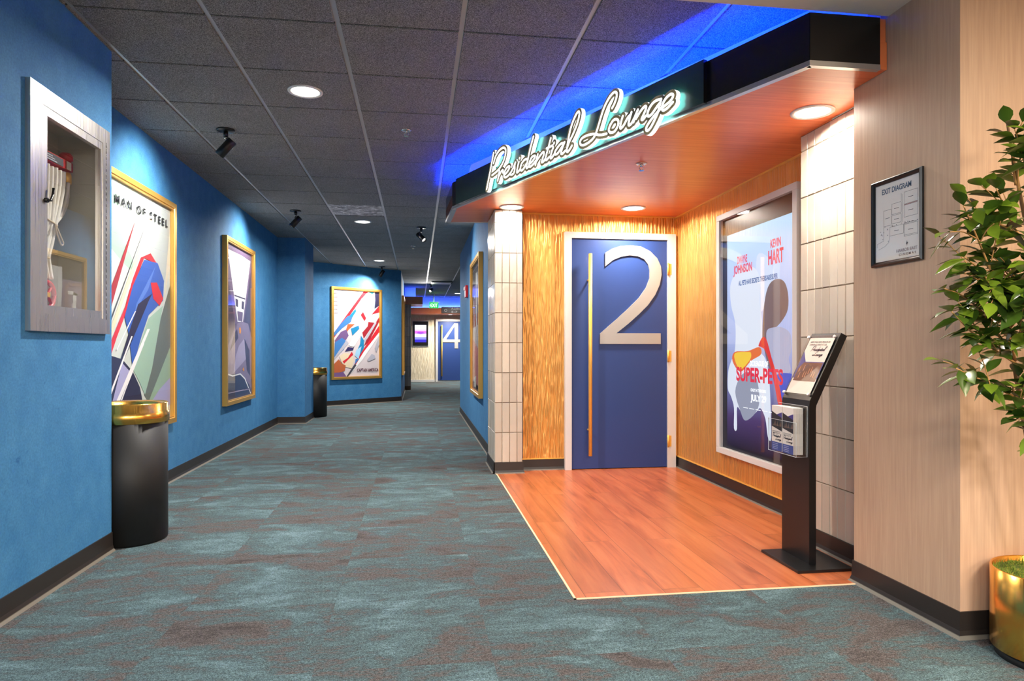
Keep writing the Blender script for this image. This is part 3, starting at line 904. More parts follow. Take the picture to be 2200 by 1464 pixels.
fb.prism([(0.299, 5.807), (0.32, 5.807), (0.292, 6.45), (0.27, 6.45)], ZB + .02, ZT, M['fascia'])
fb.box((1.985, 2.655, ZB + .01), (2.018, 2.67, ZT), M['cherry'])
fb.build('fascia', can)
SEAM = (Vector((1.434, 3.169, 0)) - F0).dot(ef)
lp = MB()
lp.prism([(0.0, ZB - .003), (FL, ZB - .003), (FL, ZB + .02), (0, ZB + .02)], 0.0, 0.004, M['alum'], None, PF)
lp.prism([(F0.x, F0.y), (F1.x, F1.y), (F1.x - nf.x * .022, F1.y + .02), (F0.x - nf.x * .022, F0.y + .0)], ZB - .003, ZB + .002, M['alum'])
lp.box((1.655, 2.643, ZB - .003), (1.985, 2.668, ZB + .02), M['alum'])
lp.prism([(0.297, 5.80), (0.335, 5.80), (0.312, 6.45), (0.266, 6.45)], ZB - .004, ZB + .02, M['alum'])
lp.prism([(0.266, 6.43), (0.72, 6.37), (0.72, 6.39), (0.266, 6.455)], ZB - .004, ZB + .02, M['alum'])
lp.build('edge_trim', can)
sp_ = MB()
sp_.prism([(0.12, ZB + .012), (SEAM, ZB + .012), (SEAM, ZT + .004), (0.12, ZT + .004)], 0.002, 0.028, M['signpanel'], M['fascia'], PF)
sp_.build('sign_panel', can)
# recessed cove box up to the ceiling, lit blue from the ledge
cv = MB()
K0, K1 = Vector((0.461, 5.816, 0)), Vector((1.955, 2.685, 0))
cv.prism([(K0.x, K0.y), (K1.x, K1.y), (2.018, 2.685), (2.018, 2.872), (2.163, 2.872), (2.163, 3.549), (2.359, 3.549), (2.359, 5.884), (0.905, 5.884), (0.905, 6.36), (0.461, 6.40)], 2.42, 2.691, M['cove'])
cv.build('cove_box', can)
ld = MB()
for (p, q) in ((F0 - nf * 0.115 + ef * .05, F1 - nf * 0.115 - ef * 0.06),):
    s_ = nf * 0.008
    ld.prism([((p + s_).x, (p + s_).y), ((q + s_).x, (q + s_).y), ((q - s_).x, (q - s_).y), ((p - s_).x, (p - s_).y)], 2.421, 2.427, M['ledblue'])
ld.prism([(0.385, 5.85), (0.401, 5.85), (0.385, 6.40), (0.369, 6.40)], 2.421, 2.427, M['ledblue'])
ld.build('led_strip', can)

# sign lettering
sg = thing('lounge_sign', 'white illuminated cursive lettering on the black canopy fascia', 'sign', tuple(PF(1.75, 2.40, 0.06)))
for nm, idx in (('word', range(0, 20)), ('word', range(20, len(SIGN)))):
    plate, inl = MB(), MB()
    for i in idx:
        pts = [Vector((p[0], p[1])) for p in SIGN[i]]
        pts = smooth_line(pts, 4)
        stroke(plate, pts, 0.046, 0.049, 0.0765 + i * 2e-5, M['letterface'], M['letterlit'], PF, 12)
        stroke(plate, pts, 0.036, 0.045, 0.0485, M['halo'], M['halo'], PF, 8)
        stroke(inl, pts, 0.0140, 0.0760, 0.0785 + i * 2e-5, M['letterlit'], M['letterlit'], PF, 10)
    po = plate.build(nm, sg)
    io = inl.build('inline_tube', po)

# ================================================================ light fittings
def downlight(at, label, energy, col=NEUT, r=0.085, grp='round recessed downlights'):
    d = thing('downlight', label, 'ceiling light', at, grp)
    mb = MB()
    mb.lathe([(r + 0.022, 0.0), (r + 0.020, -0.006), (r + 0.004, -0.007), (r, -0.002), (r - .004, 0.0)], M['white'], at, 36)
    mb.build('trim_ring', d)
    MB().lathe([(0.0001, -0.003), (r, -0.003)], M['lampface'], at, 36, smooth=False).build('diffuser', d)
    lamp('downlight_lamp', 'AREA', (at[0], at[1], at[2] - 0.012), energy, col, size=2 * r * 0.9, parent=d, spread=165)
    return d


ZC = CEIL - 0.009
DLP = 60
downlight((-0.692, 4.298, ZC), 'round recessed downlight nearest the front in the black ceiling', DLP)
downlight((-0.685, 8.618, ZC), 'round recessed downlight in the middle of the corridor beyond the mottled ceiling tile', DLP)
downlight((-0.69, 12.386, ZC), 'small round downlight in the black ceiling before the angled blue wall', DLP)
downlight((1.155, 19.459, ZC), 'tiny downlight in the far ceiling beside the right corridor wall', DLP)
ZS = ZB + 0.001
downlight((2.0, 3.17, ZS), 'large round downlight in the wood canopy above the right tiled pier', 15, WARM, grp='canopy downlights')
downlight((1.842, 5.56, ZS), 'round downlight in the wood canopy above the door numbered 2', 20, WARM, grp='canopy downlights')
downlight((0.797, 5.66, ZS), 'round downlight in the wood canopy above the left tiled pier', 11, WARM, grp='canopy downlights')
downlight((1.03, 21.3, 2.168), 'tiny downlight over the door numbered 4', 45, WARM, 0.07, grp='canopy downlights')


def monopoint(at, aim, label, energy, spot=125):
    d = thing('spotlight', label, 'spotlight', at, 'black ceiling spotlights aimed at posters')
    A = Vector(at)
    MB().lathe([(0.0, 0), (0.062, 0), (0.064, -0.004), (0.062, -0.012), (0.0, -0.012)][1:4] + [(0.0001, -0.012)], M['blackm'], at, 28).build('canopy_plate', d)
    st = MB()
    st.cyl(A + Vector((0, 0, -0.012)), A + Vector((0, 0, -0.055)), 0.017, M['blackm'])
    st.cyl(A + Vector((0, 0, -0.055)), A + Vector((0, 0, -0.068)), 0.012, M['chrome'])
    st.build('stem', d)
    v = (Vector(aim) - A)
    v.normalize()
    side = v.cross(Vector((0, 0, 1))).normalized()
    c = A + Vector((0, 0, -0.135))
    MB().box(A + Vector((-0.008, -0.004, -0.14)) + side * 0.030, A + Vector((0.008, 0.004, -0.062)) + side * 0.030, M['blackm']).build('yoke', d)
    hd = MB()
    hd.lathe([(0.0001, -0.075), (0.032, -0.075), (0.036, -0.07), (0.036, 0.070), (0.033, 0.072), (0.030, 0.055), (0.030, 0.03)], M['blackm'], c, 28, v)
    h = hd.build('head', d)
    MB().lathe([(0.0001, 0.045), (0.029, 0.045)], M['lampface'], c, 24, v, smooth=False).build('lens', h)
    lamp('spot_lamp', 'SPOT', c + v * 0.08, energy, (1, 0.96, 0.9), size=0.025, aim=aim, spot=spot, blend=1.0, parent=d)
    return d


SE = 72
monopoint((-1.389, 5.133, ZC), (-2.0, 5.18, 2.0), 'black cylinder spotlight nearest the front by the left wall', SE)
monopoint((-1.403, 8.033, ZC), (-2.0, 7.90, 2.0), 'black cylinder spotlight on the left aimed at the beam poster', SE)
monopoint((0.047, 8.905, ZC), (0.70, 8.3, 1.95), 'black cylinder spotlight in mid ceiling aimed at the right wall', 28)
monopoint((-0.695, 13.29, ZC), (-1.12, 13.36, 2.0), 'small black spotlight above the red and blue diagonal poster', SE)
monopoint((0.335, 16.95, ZC), (-0.33, 15.6, 1.9), 'tiny black spotlight near the far ceiling vent', SE)


def sprinkler(at, label):
    d = thing('fire_sprinkler', label, 'sprinkler', at, 'ceiling fire sprinklers')
    MB().lathe([(0.038, 0.0), (0.036, -0.006), (0.020, -0.010), (0.016, -0.004)], M['chrome'], at, 24).build('escutcheon', d)
    mb = MB()
    A = Vector(at)
    mb.cyl(A, A + Vector((0, 0, -0.02)), 0.009, M['chrome'], 12)
    for sx in (-1, 1):
        mb.tube([A + Vector((sx * 0.008, 0, -0.02)), A + Vector((sx * 0.016, 0, -0.03)), A + Vector((sx * 0.003, 0, -0.045))], 0.0025, M['chrome'], 6)
    mb.cyl(A + Vector((0, 0, -0.045)), A + Vector((0, 0, -0.047)), 0.018, M['chrome'], 16)
    mb.build('deflector', d)
    return d


sprinkler((-0.082, 4.958, ZC), 'chrome fire sprinkler nearest the front in the black ceiling')
sprinkler((-0.066, 10.527, ZC), 'small chrome fire sprinkler far along the black ceiling')
sprinkler((1.451, 4.215, ZS), 'chrome fire sprinkler in the wood canopy underside')

# air diffuser far along the ceiling
ad_ = thing('air_diffuser', 'dark slotted air diffuser in the far black ceiling', 'vent', (0.56, 16.3, ZC))
mb = MB()
mb.box((0.32, 16.05, ZC - .012), (0.84, 16.6, ZC), M['blackmat'])
mb.build('frame', ad_)
mb = MB()
for k in range(4):
    mb.box((0.34, 16.10 + k * .12, ZC - .024), (0.80, 16.17 + k * .12, ZC - .012), M['tbar'])
mb.build('louvre', ad_)

# ================================================================ trash cans
def trash(at, label):
    d = thing('trash_can', label, 'trash can', at, 'black and brass cylindrical trash cans')
    b = MB()
    b.lathe([(0.186, 0.0), (0.186, 0.006), (0.196, 0.008), (0.196, 0.69)], M['canblack'], at, 64)
    b.build('body', d)
    c = MB()
    c.lathe([(0.197, 0.672), (0.203, 0.674), (0.203, 0.731), (0.197, 0.735), (0.197, 0.778), (0.193, 0.782), (0.160, 0.775), (0.150, 0.74), (0.150, 0.60)], M['brass'], at, 64)
    c.build('rim', d)
    MB().lathe([(0.149, 0.60), (0.149, 0.35), (0.0001, 0.35)], M['blackmat'], at, 32).build('liner', d)
    return d


tc = trash((-1.628, 4.085, 0), 'large black trash can with brass rim beside the left corner')
dup(tc, (-1.635, 11.02, 0), 'smaller looking black trash can with brass rim beyond the blue wall post')

# ================================================================ framed posters
def poster(label, P, w, h, at, key, texts=(), bars=(), fr=0.052, depth=0.05, group='gold framed posters', glass=True):
    d = thing('framed_poster', label, 'poster', at, group)
    f = MB()
    # moulding: outer ring, front lip, inner bevel
    ring = [(0.0, 0.0), (w, 0.0), (w, h), (0.0, h)]

    def rect(i, c):
        return [P(i, i, c), P(w - i, i, c), P(w - i, h - i, c), P(i, h - i, c)]
    prof = [(0.0, 0.001), (0.0, depth), (fr * 0.75, depth), (fr * 0.82, depth - .008), (fr, depth - .008), (fr, 0.012)]
    for k in range(len(prof) - 1):
        a, b = rect(*prof[k]), rect(*prof[k + 1])
        for i in range(4):
            j = (i + 1) % 4
            f.face([a[i], a[j], b[j], b[i]], M['gframe'])
    f.build('frame', d)
    pr = MB()
    PP = lambda a, b, c=0.0: P(fr + a, fr + b, 0.014 + c)
    W, H = w - 2 * fr, h - 2 * fr
    base = flat(*PAL[{'steel': 'pgrey', 'beam': 'mauve', 'hero': 'pinkg', 'trail': 'pinkg'}[key]], rough=0.6)
    base = {'steel': flat(200, 208, 202, 0.6)}.get(key, base)
    pr.face([PP(0, 0), PP(W, 0), PP(W, H), PP(0, H)], base)
    # shapes were laid out over the full outer size
    sh = []
    for c, pts in ART[key]:
        sh.append((c, [((x * w - fr) / W, (y * h - fr) / H) for x, y in pts]))
    art(pr, sh, PP, W, H, 0.0)
    for (s_, a, b, tw, th, col, spc) in texts:
        text(pr, s_, PP, a * W, b * H, tw * W, th * H, flat(*col), 0.0003 * (len(sh) + 3), 0.0004, 0, spc, 0.03)
    for (a, b, tw, th) in bars:
        cz = 0.0003 * (len(sh) + 4)
        pr.face([PP(a * W, b * H, cz), PP((a + tw) * W, b * H, cz), PP((a + tw) * W, (b + th) * H, cz), PP(a * W, (b + th) * H, cz)], flat(150, 148, 158))
    pr.build('print', d)
    if glass:
        MB().face([P(fr, fr, 0.034), P(w - fr, fr, 0.034), P(w - fr, h - fr, 0.034), P(fr, h - fr, 0.034)], M['glass']).build('glass_pane', d)
    return d


poster('gold framed movie poster with green and red diagonals behind the trash can', plane((-2.0, 4.575, 0.49), (0, 1, 0), (1, 0, 0)), 1.223, 1.775, (-2.0, 5.19, 1.38), 'steel',
       [('MAN OF STEEL', 0.10, 0.905, 0.84, 0.036, (20, 20, 26), 1.6),
        ], bars=[(0.55 + 0.03 * k, 0.035 + 0.014 * k, 0.36 - 0.06 * k, 0.007) for k in range(4)])
poster('gold framed poster with a white beam and grey lower figure shape on the left wall', plane((-2.0, 7.255, 0.49), (0, 1, 0), (1, 0, 0)), 1.223, 1.775, (-2.0, 7.87, 1.38), 'beam')
PC2 = plane(Vector((-1.638, 12.95, 0.497)) + ec * 0.012, ec, nc)
poster('gold framed poster with red and blue diagonals on the angled blue wall', PC2, 1.13, 1.765, (-1.2, 13.3, 1.38), 'hero',
       [('CAPTAIN AMERICA', 0.50, 0.052, 0.48, 0.038, (86, 30, 44), 1.05)], bars=[(0.02, 0.955 - 0.045 * i, 0.07, 0.006) for i in range(6)])
poster('gold framed poster seen edge on at the right corridor wall beside the tiled pier', plane((0.72, 8.65, 0.53), (0, -1, 0), (-1, 0, 0)), 1.24, 1.64, (0.72, 8.03, 1.35), 'trail')
poster('gold framed poster seen as a thin gold edge at the far left wall end', plane((-0.335, 14.45, 0.52), (0, 1, 0), (1, 0, 0)), 1.2, 1.70, (-0.335, 15.05, 1.37), 'trail')

# ================================================================ door numbered 2
d2 = thing('door_1', 'x', 'door', (1.81, 5.885, 0))
for k_ in ('label', 'category'):
    del d2[k_]
struct(d2)
fr_ = MB()
fr_.box((1.303, 5.835, 0.003), (1.363, 5.885, 2.133), M['doorwhite'])
fr_.box((2.257, 5.835, 0.003), (2.337, 5.885, 2.133), M['doorwhite'])
fr_.box((1.363, 5.835, 2.078), (2.257, 5.885, 2.133), M['doorwhite'])
fr_.build('door_frame', d2)
lf = MB().box((1.365, 5.850, 0.010), (2.255, 5.884, 2.076), M['doorblue']).build('door_leaf', d2)
DP = plane((0, 5.850, 0), (1, 0, 0), (0, -1, 0))
nb = MB()
bm = bmesh.new()
vs1 = [bm.verts.new(DP(x, z, 0.014)) for x, z in TWO]
f_ = bm.faces.new(vs1)
f_.normal_update()
bmesh.ops.triangulate(bm, faces=[f_])
bm.verts.index_update()
nb.mesh([v.co.copy() for v in bm.verts], [[v.index for v in q.verts] for q in bm.faces], M['numsilver'])
bm.free()
n_ = len(TWO)
for i in range(n_):
    a, b = TWO[i], TWO[(i + 1) % n_]
    nb.face([DP(a[0], a[1], 0), DP(b[0], b[1], 0), DP(b[0], b[1], 0.014), DP(a[0], a[1], 0.014)], M['numsilver'])
o = nb.build('numeral', lf)
hn = MB()
hn.cyl((1.515, 5.765, 0.136), (1.515, 5.765, 1.93), 0.0165, M['brassx'], 24)
for z in (0.36, 1.70):
    hn.cyl((1.515, 5.765, z), (1.515, 5.850, z), 0.009, M['brassx'], 12)
hn.build('pull_handle', lf)
for z in (1.813, 1.02, 0.245):
    hg = MB()
    hg.cyl((2.262, 5.832, z - .055), (2.262, 5.832, z + .055), 0.009, M['brassx'], 12)
    hg.box((2.264, 5.833, z - .05), (2.292, 5.8355, z + .05), M['brassx'])
    hg.build('hinge', d2)

# ================================================================ lit poster case
pc_ = thing('lightbox_poster', 'tall white framed lit poster case on the gold wall right of the door', 'poster', (2.36, 4.40, 1.2))
PR = plane((2.36, 4.971, 0), (0, -1, 0), (-1, 0, 0))
W_, B0, B1 = 1.125, 0.280, 2.125
f = MB()
for (a0, b0, a1, b1) in ((0, B0, W_, B0 + .045), (0, B1 - .045, W_, B1), (0, B0 + .045, .05, B1 - .045), (W_ - .05, B0 + .045, W_, B1 - .045)):
    p, q = PR(a0, b0, 0.001), PR(a1, b1, 0.040)
    f.box(p, q, M['doorwhite'], 0.003)
f.build('frame', pc_)
bz = MB()
bz.face([PR(.05, B0 + .045, 0.008), PR(W_ - .05, B0 + .045, 0.008), PR(W_ - .05, B1 - .045, 0.008), PR(.05, B1 - .045, 0.008)], flat(12, 12, 14, 0.3))
bz.build('bezel', pc_)
# display face 0.93 x 1.59
SO = Vector((2.36, 4.83, 0.36))
PS = plane(SO, (0, -1, 0), (-1, 0, 0))
PSS = lambda a, b, c=0.0: PS(a, b, 0.016 + c)
tn = NT('screen_backdrop')
sx = t2 = tn.n('ShaderNodeSeparateXYZ')
tn.l(tn.pos(), sx.inputs[0])
mr = tn.n('ShaderNodeMapRange')
mr.inputs['From Min'].default_value = 0.36
mr.inputs['From Max'].default_value = 1.95
tn.l(sx.outputs['Z'], mr.inputs['Value'])
cc = tn.ramp(mr.outputs[0], [(0.0, rgb(16, 12, 30)), (0.14, rgb(70, 50, 100)), (0.3, rgb(120, 126, 180)), (0.5, rgb(170, 184, 232)), (0.8, rgb(190, 208, 248)), (1.0, rgb(170, 214, 246))])
tn.set(color=(0, 0, 0, 1), emis=cc, es=0.75, rough=0.4)
sc_ = MB()
sc_.face([PSS(0, 0), PSS(.93, 0), PSS(.93, 1.59), PSS(0, 1.59)], tn.m)
art(sc_, ART['screen'], PSS, .93, 1.59, 0.0, SCR, 0.72, True)
LC = 0.0003 * (len(ART['screen']) + 3)
red_ = flat(222, 34, 60, 0.5, 0, 0.8)
blu_ = flat(24, 70, 130, 0.5, 0, 1.0)
wht_ = flat(240, 244, 250, 0.5, 0, 1.0)
for (s_, a, b, tw, th, mt) in (
        ('DWAYNE', 0.17, 1.35, 0.15, 0.058, red_), ('JOHNSON', 0.11, 1.262, 0.28, 0.082, red_),
        ('KEVIN', 0.64, 1.40, 0.13, 0.058, red_), ('HART', 0.61, 1.29, 0.19, 0.098, red_),
        ('ALL PETS HAVE SECRETS. THEIRS ARE SUPER', 0.19, 1.19, 0.54, 0.036, blu_),
        ('DC LEAGUE OF', 0.36, 0.605, 0.25, 0.038, wht_), ('SUPER-PETS', 0.155, 0.49, 0.64, 0.105, red_),
        ('ONLY IN THEATERS', 0.37, 0.425, 0.21, 0.022, wht_), ('JULY 29', 0.37, 0.345, 0.215, 0.060, wht_)):
    text(sc_, s_, PSS, a, b, tw, th, mt, LC, bold=0.035)
for k in range(5):
    sc_.face([PSS(.26 + k * .09, .30, LC), PSS(.33 + k * .09, .30, LC), PSS(.33 + k * .09, .304, LC), PSS(.26 + k * .09, .304, LC)], wht_)
sc_.build('display', pc_)
MB().face([PR(.05, B0 + .045, 0.032), PR(W_ - .05, B0 + .045, 0.032), PR(W_ - .05, B1 - .045, 0.032), PR(.05, B1 - .045, 0.032)], M['glass']).build('glass_pane', pc_)

# ================================================================ info stand
st = thing('info_stand', 'black metal pedestal sign stand with slanted sheet beside the right tiled pier', 'sign stand', (1.96, 3.17, 0.003))
MB().box((1.815, 2.995, 0.003), (2.11, 3.345, 0.017), M['blackm'], 0.002).build('base', st)
XA, XB, YA, YB = 1.925, 1.962, 3.08, 3.33
ps = MB()
tx, tz = 2.098, 1.168
dv = Vector((tx - XA, 0, tz - 0.815)).normalized()
nv = Vector((dv.z, 0, -dv.x))
prof = [(XA, 0.017), (XA, 0.80), (XA + .004, 0.83), (tx, tz), (tx + nv.x * .036, tz + nv.z * .036), (XB + .002, 0.806), (XB, 0.79), (XB, 0.017)]
ps.prism(prof, 0, YB - YA, M['blackm'], None, lambda a, b, c: Vector((a, YA + c, b)))
ps.build('post', st)
# slanted holder
S0 = Vector((XA + .004, 0, 0.83))
L_ = (Vector((tx, 0, tz)) - S0).length


def PT(a, b, c=0.0):
    """a: viewer's right (towards -Y) from the far edge, b: up the slope, c: off the plate"""
    p = S0 + dv * b - nv * c
    return Vector((p.x, YB - a, p.z))


sh = MB()
sh.face([PT(.018, .03, .004), PT(.232, .03, .004), PT(.232, L_ - .03, .004), PT(.018, L_ - .03, .004)], flat(232, 214, 200, 0.5))
ib = [(.018, .10), (.10, .06), (.232, .06), (.232, .21), (.13, .215), (.018, .26)]
sh.face([PT(a, b, .0043) for a, b in [(.018, .115), (.232, .115), (.232, .21), (.07, .21), (.018, .27)]], flat(62, 58, 130, 0.5))
sh.face([PT(a, b, .0046) for a, b in [(.03, .10), (.225, .10), (.225, .205), (.06, .205), (.03, .17)]], flat(112, 62, 40, 0.5))
for k in range(9):
    rr_ = random.Random(k)
    a = .045 + .018 * k
    b = .11 + rr_.random() * .05
    sh.face([PT(a, b, .0049), PT(a + .006, b, .0049), PT(a + .004, b + .03, .0049), PT(a + .001, b + .035, .0049)], flat(226, 150, 110, 0.5))
text(sh, 'HOST YOUR NEXT PRIVATE OR', PT, .04, L_ - .058, .17, .009, flat(60, 56, 70), .0052)
text(sh, 'CORPORATE EVENT AT OUR', PT, .04, L_ - .074, .15, .009, flat(60, 56, 70), .0052)
script_words(sh, 0, PT, .075, L_ - .108, .125, flat(50, 44, 70), .0052, .0022)
script_words(sh, 1, PT, .105, L_ - .142, .085, flat(50, 44, 70), .0052, .0022)
sh.build('printed_sheet', st)
ac = MB()
ac.face([PT(.008, .02, .012), PT(.242, .02, .012), PT(.242, L_ - .02, .012), PT(.008, L_ - .02, .012)], M['glass2'])
ac.build('acrylic_cover', st)
for a in (.014, .236):
    for b in (.028, L_ - .028):
        p, q = PT(a, b, 0.001), PT(a, b, 0.018)
        MB().cyl(p, q, 0.0075, M['alum'], 16).build('standoff_bolt', st)
# leaflet holder on the post front
PH = plane((XA, YB, 0), (0, -1, 0), (-1, 0, 0))
hd = thing('brochure_holder', 'clear acrylic two pocket leaflet holder fixed to the black pedestal stand', 'brochure holder', (XA, 3.2, 0.66))
g = MB()
a0, a1, z0, z1 = -0.028, 0.238, 0.548, 0.80
g.face([PH(a0, z0, .003), PH(a1, z0, .003), PH(a1, z1, .003), PH(a0, z1, .003)], M['glass2'])
g.face([PH(a0, z0, .062), PH(a1, z0, .062), PH(a1, z0 + .17, .062), PH(a0, z0 + .17, .062)], M['glass2'])
g.face([PH(a0, z0, .003), PH(a0, z0, .062), PH(a0, z0 + .17, .062), PH(a0, z1, .003)], M['glass2'])
g.face([PH(a1, z0, .003), PH(a1, z0, .062), PH(a1, z0 + .17, .062), PH(a1, z1, .003)], M['glass2'])
g.face([PH(a0, z0, .003), PH(a1, z0, .003), PH(a1, z0, .062), PH(a0, z0, .062)], M['glass2'])
g.build('pocket', hd)
eg = MB()
em = flat(226, 232, 236, 0.15)
loop = [PH(a0, z1, .003), PH(a1, z1, .003), PH(a1, z0, .003), PH(a1, z0, .062), PH(a1, z0 + .17, .062), PH(a0, z0 + .17, .062), PH(a0, z0, .062), PH(a1, z0, .062)]
eg.tube(loop, 0.0013, em, 6)
eg.build('polished_edge', hd)


def leaflet(a, c, th):
    b = MB()
    p, q = PH(a, z0 + .006, c), PH(a + .100, z0 + .006 + .235, c + th)
    b.box(p, q, flat(236, 226, 214, 0.6))
    z_ = z0 + .006
    cc_ = c + th
    b.face([PH(a, z_, cc_ + .0003), PH(a + .1, z_, cc_ + .0003), PH(a + .1, z_ + .045, cc_ + .0003), PH(a, z_ + .045, cc_ + .0003)], flat(62, 78, 150, 0.5))
    b.face([PH(a, z_ + .125, cc_ + .0003), PH(a + .05, z_ + .115, cc_ + .0003), PH(a + .1, z_ + .105, cc_ + .0003), PH(a + .1, z_ + .205, cc_ + .0003), PH(a + .05, z_ + .190, cc_ + .0003), PH(a, z_ + .205, cc_ + .0003)], flat(38, 34, 44, 0.5))
    b.face([PH(a + .05, z_ + .190, cc_ + .0005), PH(a + .1, z_ + .175, cc_ + .0005), PH(a + .1, z_ + .205, cc_ + .0005)], flat(66, 58, 130, 0.5))
    for k in range(8):
        x_ = a + .012 + k * .011
        b.face([PH(x_, z_ + .13, cc_ + .0006), PH(x_ + .004, z_ + .13, cc_ + .0006), PH(x_ + .003, z_ + .14 + (k * 7 % 5) * .006, cc_ + .0006)], flat(190, 150, 120, 0.5))
    text(b, 'HOST YOUR NEXT PRIVATE OR', PH, a + .008, z_ + .098, .075, .005, flat(70, 64, 84), cc_ + .0004)
    text(b, 'CORPORATE EVENT AT OUR', PH, a + .008, z_ + .090, .070, .005, flat(70, 64, 84), cc_ + .0004)
    script_words(b, 0, PH, a + .008, z_ + .070, .084, flat(54, 44, 80), cc_ + .0005, .0016)
    script_words(b, 1, PH, a + .036, z_ + .050, .056, flat(54, 44, 80), cc_ + .0005, .0016)
    for k in range(4):
        b.face([PH(a + .01, z_ + .008 + k * .009, cc_ + .0005), PH(a + .06, z_ + .008 + k * .009, cc_ + .0005), PH(a + .06, z_ + .0105 + k * .009, cc_ + .0005), PH(a + .01, z_ + .0105 + k * .009, cc_ + .0005)], flat(180, 186, 220, 0.5))
    return b.build('brochure', None, None, tuple(PH(a + .05, z_, c)))


lab = ('front leaflet of the left stack in the acrylic holder', 'front leaflet of the right stack in the acrylic holder')
for j, a in enumerate((0.002, 0.108)):
    fr0 = leaflet(a, 0.054, 0.005)
    tag(fr0, lab[j], 'brochure', 'lounge leaflets in the acrylic holder')
    for k in range(8):
        cp = fr0.copy()
        COL.objects.link(cp)
        cp.location = fr0.location + Vector((0.0059 * (k + 1), 0.0, -0.0))
        cp['label'] = 'leaflet tucked behind the front one in the %s stack of the acrylic holder' % ('left' if j == 0 else 'right')

# ================================================================ evacuation plan
ex = thing('exit_diagram', 'black framed exit diagram on the pink beige wall', 'sign', (2.02, 2.58, 1.64))
PE = plane((2.02, 2.737 - .002, 1.449), (0, -1, 0), (-1, 0, 0))
w, h, fr = 0.303, 0.376, 0.020
f = MB()


def rectp(i, c):
    return [PE(i, i, c), PE(w - i, i, c), PE(w - i, h - i, c), PE(i, h - i, c)]


prof = [(0, .001), (0, .010), (.006, .017), (.012, .014), (.014, .012), (fr, .008), (fr, .003)]
for k in range(len(prof) - 1):
    a, b = rectp(*prof[k]), rectp(*prof[k + 1])
    for i in range(4):
        f.face([a[i], a[(i + 1) % 4], b[(i + 1) % 4], b[i]], M['blackm'])
f.build('frame', ex)
s2 = MB()
s2.face(rectp(fr, .004), flat(222, 216, 212, 0.6))
ink = flat(70, 66, 74)
red2_ = flat(170, 60, 60)


def ln(mb, x0, y0, x1, y1, t_=.0011, m=None):
    d = Vector((x1 - x0, y1 - y0)).normalized()
    q = Vector((-d.y, d.x)) * t_ / 2
    mb.face([PE(x0 + q.x, y0 + q.y, .0045), PE(x0 - q.x, y0 - q.y, .0045), PE(x1 - q.x, y1 - q.y, .0045), PE(x1 + q.x, y1 + q.y, .0045)], m or ink)


def rc(x0, y0, x1, y1):
    ln(s2, x0, y0, x1, y0); ln(s2, x0, y1, x1, y1); ln(s2, x0, y0, x0, y1); ln(s2, x1, y0, x1, y1)


text(s2, 'EXIT DIAGRAM', PE, .062, h - .065, .175, .024, flat(70, 92, 122), .0045)
for (x0, y0, x1, y1) in ((.195, .245, .272, .295), (.195, .19, .272, .24), (.195, .110, .272, .160), (.195, .115, .272, .16), (.122, .215, .178, .260), (.122, .175, .178, .21), (.072, .172, .118, .24), (.110, .125, .192, .163)):
    rc(x0, y0, x1, y1)
for (x, y) in ((.233, .27), (.233, .215), (.233, .135), (.15, .238), (.15, .192), (.095, .205), (.15, .143)):
    ln(s2, x - .014, y, x + .014, y, .002)
ln(s2, .272, .165, .195, .165, .0012); ln(s2, .184, .172, .184, .29); ln(s2, .178, .262, .178, .295); ln(s2, .072, .172, .072, .11); ln(s2, .072, .11, .03, .10); ln(s2, .03, .10, .03, .085)
ln(s2, .11, .125, .105, .10); ln(s2, .105, .10, .08, .085); ln(s2, .08, .085, .04, .075); ln(s2, .195, .242, .272, .243, .0016, red2_)
rr = random.Random(3)
for k in range(26):
    x, y = rr.uniform(.075, .27), rr.uniform(.164, .17) if k < 16 else rr.uniform(.09, .16)
    if k >= 16:
        x = rr.uniform(.045, .10)
    ln(s2, x, y, x + .004, y, .003)
text(s2, 'HARBOR EAST', PE, .150, .048, .120, .013, flat(150, 130, 130), .0045)
text(s2, 'CINEMAS', PE, .165, .031, .098, .010, flat(90, 70, 76), .0045, spacing=1.6)
for (dx, dy) in ((0, .012), (0, -.012), (.007, 0), (-.007, 0)):
    s2.face([PE(.212 + dx, .08 + dy, .0046), PE(.212 + (dy != 0) * .003 - (dx and 0), .08 + (dx != 0) * .003, .0046), PE(.212, .08, .0046), PE(.212 - (dy != 0) * .003, .08 - (dx != 0) * .003, .0046)], ink)
s2.build('plan_sheet', ex)
MB().face(rectp(fr, .0065), M['glass3']).build('glass_pane', ex)

# ================================================================ fire hose cabinet
fc = thing('fire_hose_cabinet', 'stainless steel fire hose cabinet set in the near blue wall', 'cabinet', (-1.634, 3.434, 1.70))
bx = MB()
gi = flat(190, 186, 174, 0.45, 0.0)
bx.box((-1.852, 3.103, 1.203), (-1.848, 3.767, 2.192), gi)
bx.box((-1.85, 3.103, 1.203), (-1.636, 3.107, 2.192), gi)
bx.box((-1.85, 3.763, 1.203), (-1.636, 3.767, 2.192), gi)
bx.box((-1.85, 3.103, 1.203), (-1.636, 3.767, 1.207), gi)
bx.box((-1.85, 3.103, 2.188), (-1.636, 3.767, 2.192), gi)
for (y, z) in ((3.45, 2.02), (3.62, 1.95), (3.68, 1.62)):
    bx.cyl((-1.848, y, z), (-1.845, y, z), 0.005, M['blackm'], 10)
bx.build('recessed_box', fc)
PCB = plane((-1.634, 0, 0), (0, 1, 0), (1, 0, 0))


def ringbox(mb, y0, y1, z0, z1, t_, c0, c1, m, bev=0.002):
    for (a0, b0, a1, b1) in ((y0, z0, y1, z0 + t_), (y0, z1 - t_, y1, z1), (y0, z0 + t_, y0 + t_, z1 - t_), (y1 - t_, z0 + t_, y1, z1 - t_)):
        mb.box(PCB(a0, b0, c0), PCB(a1, b1, c1), m)


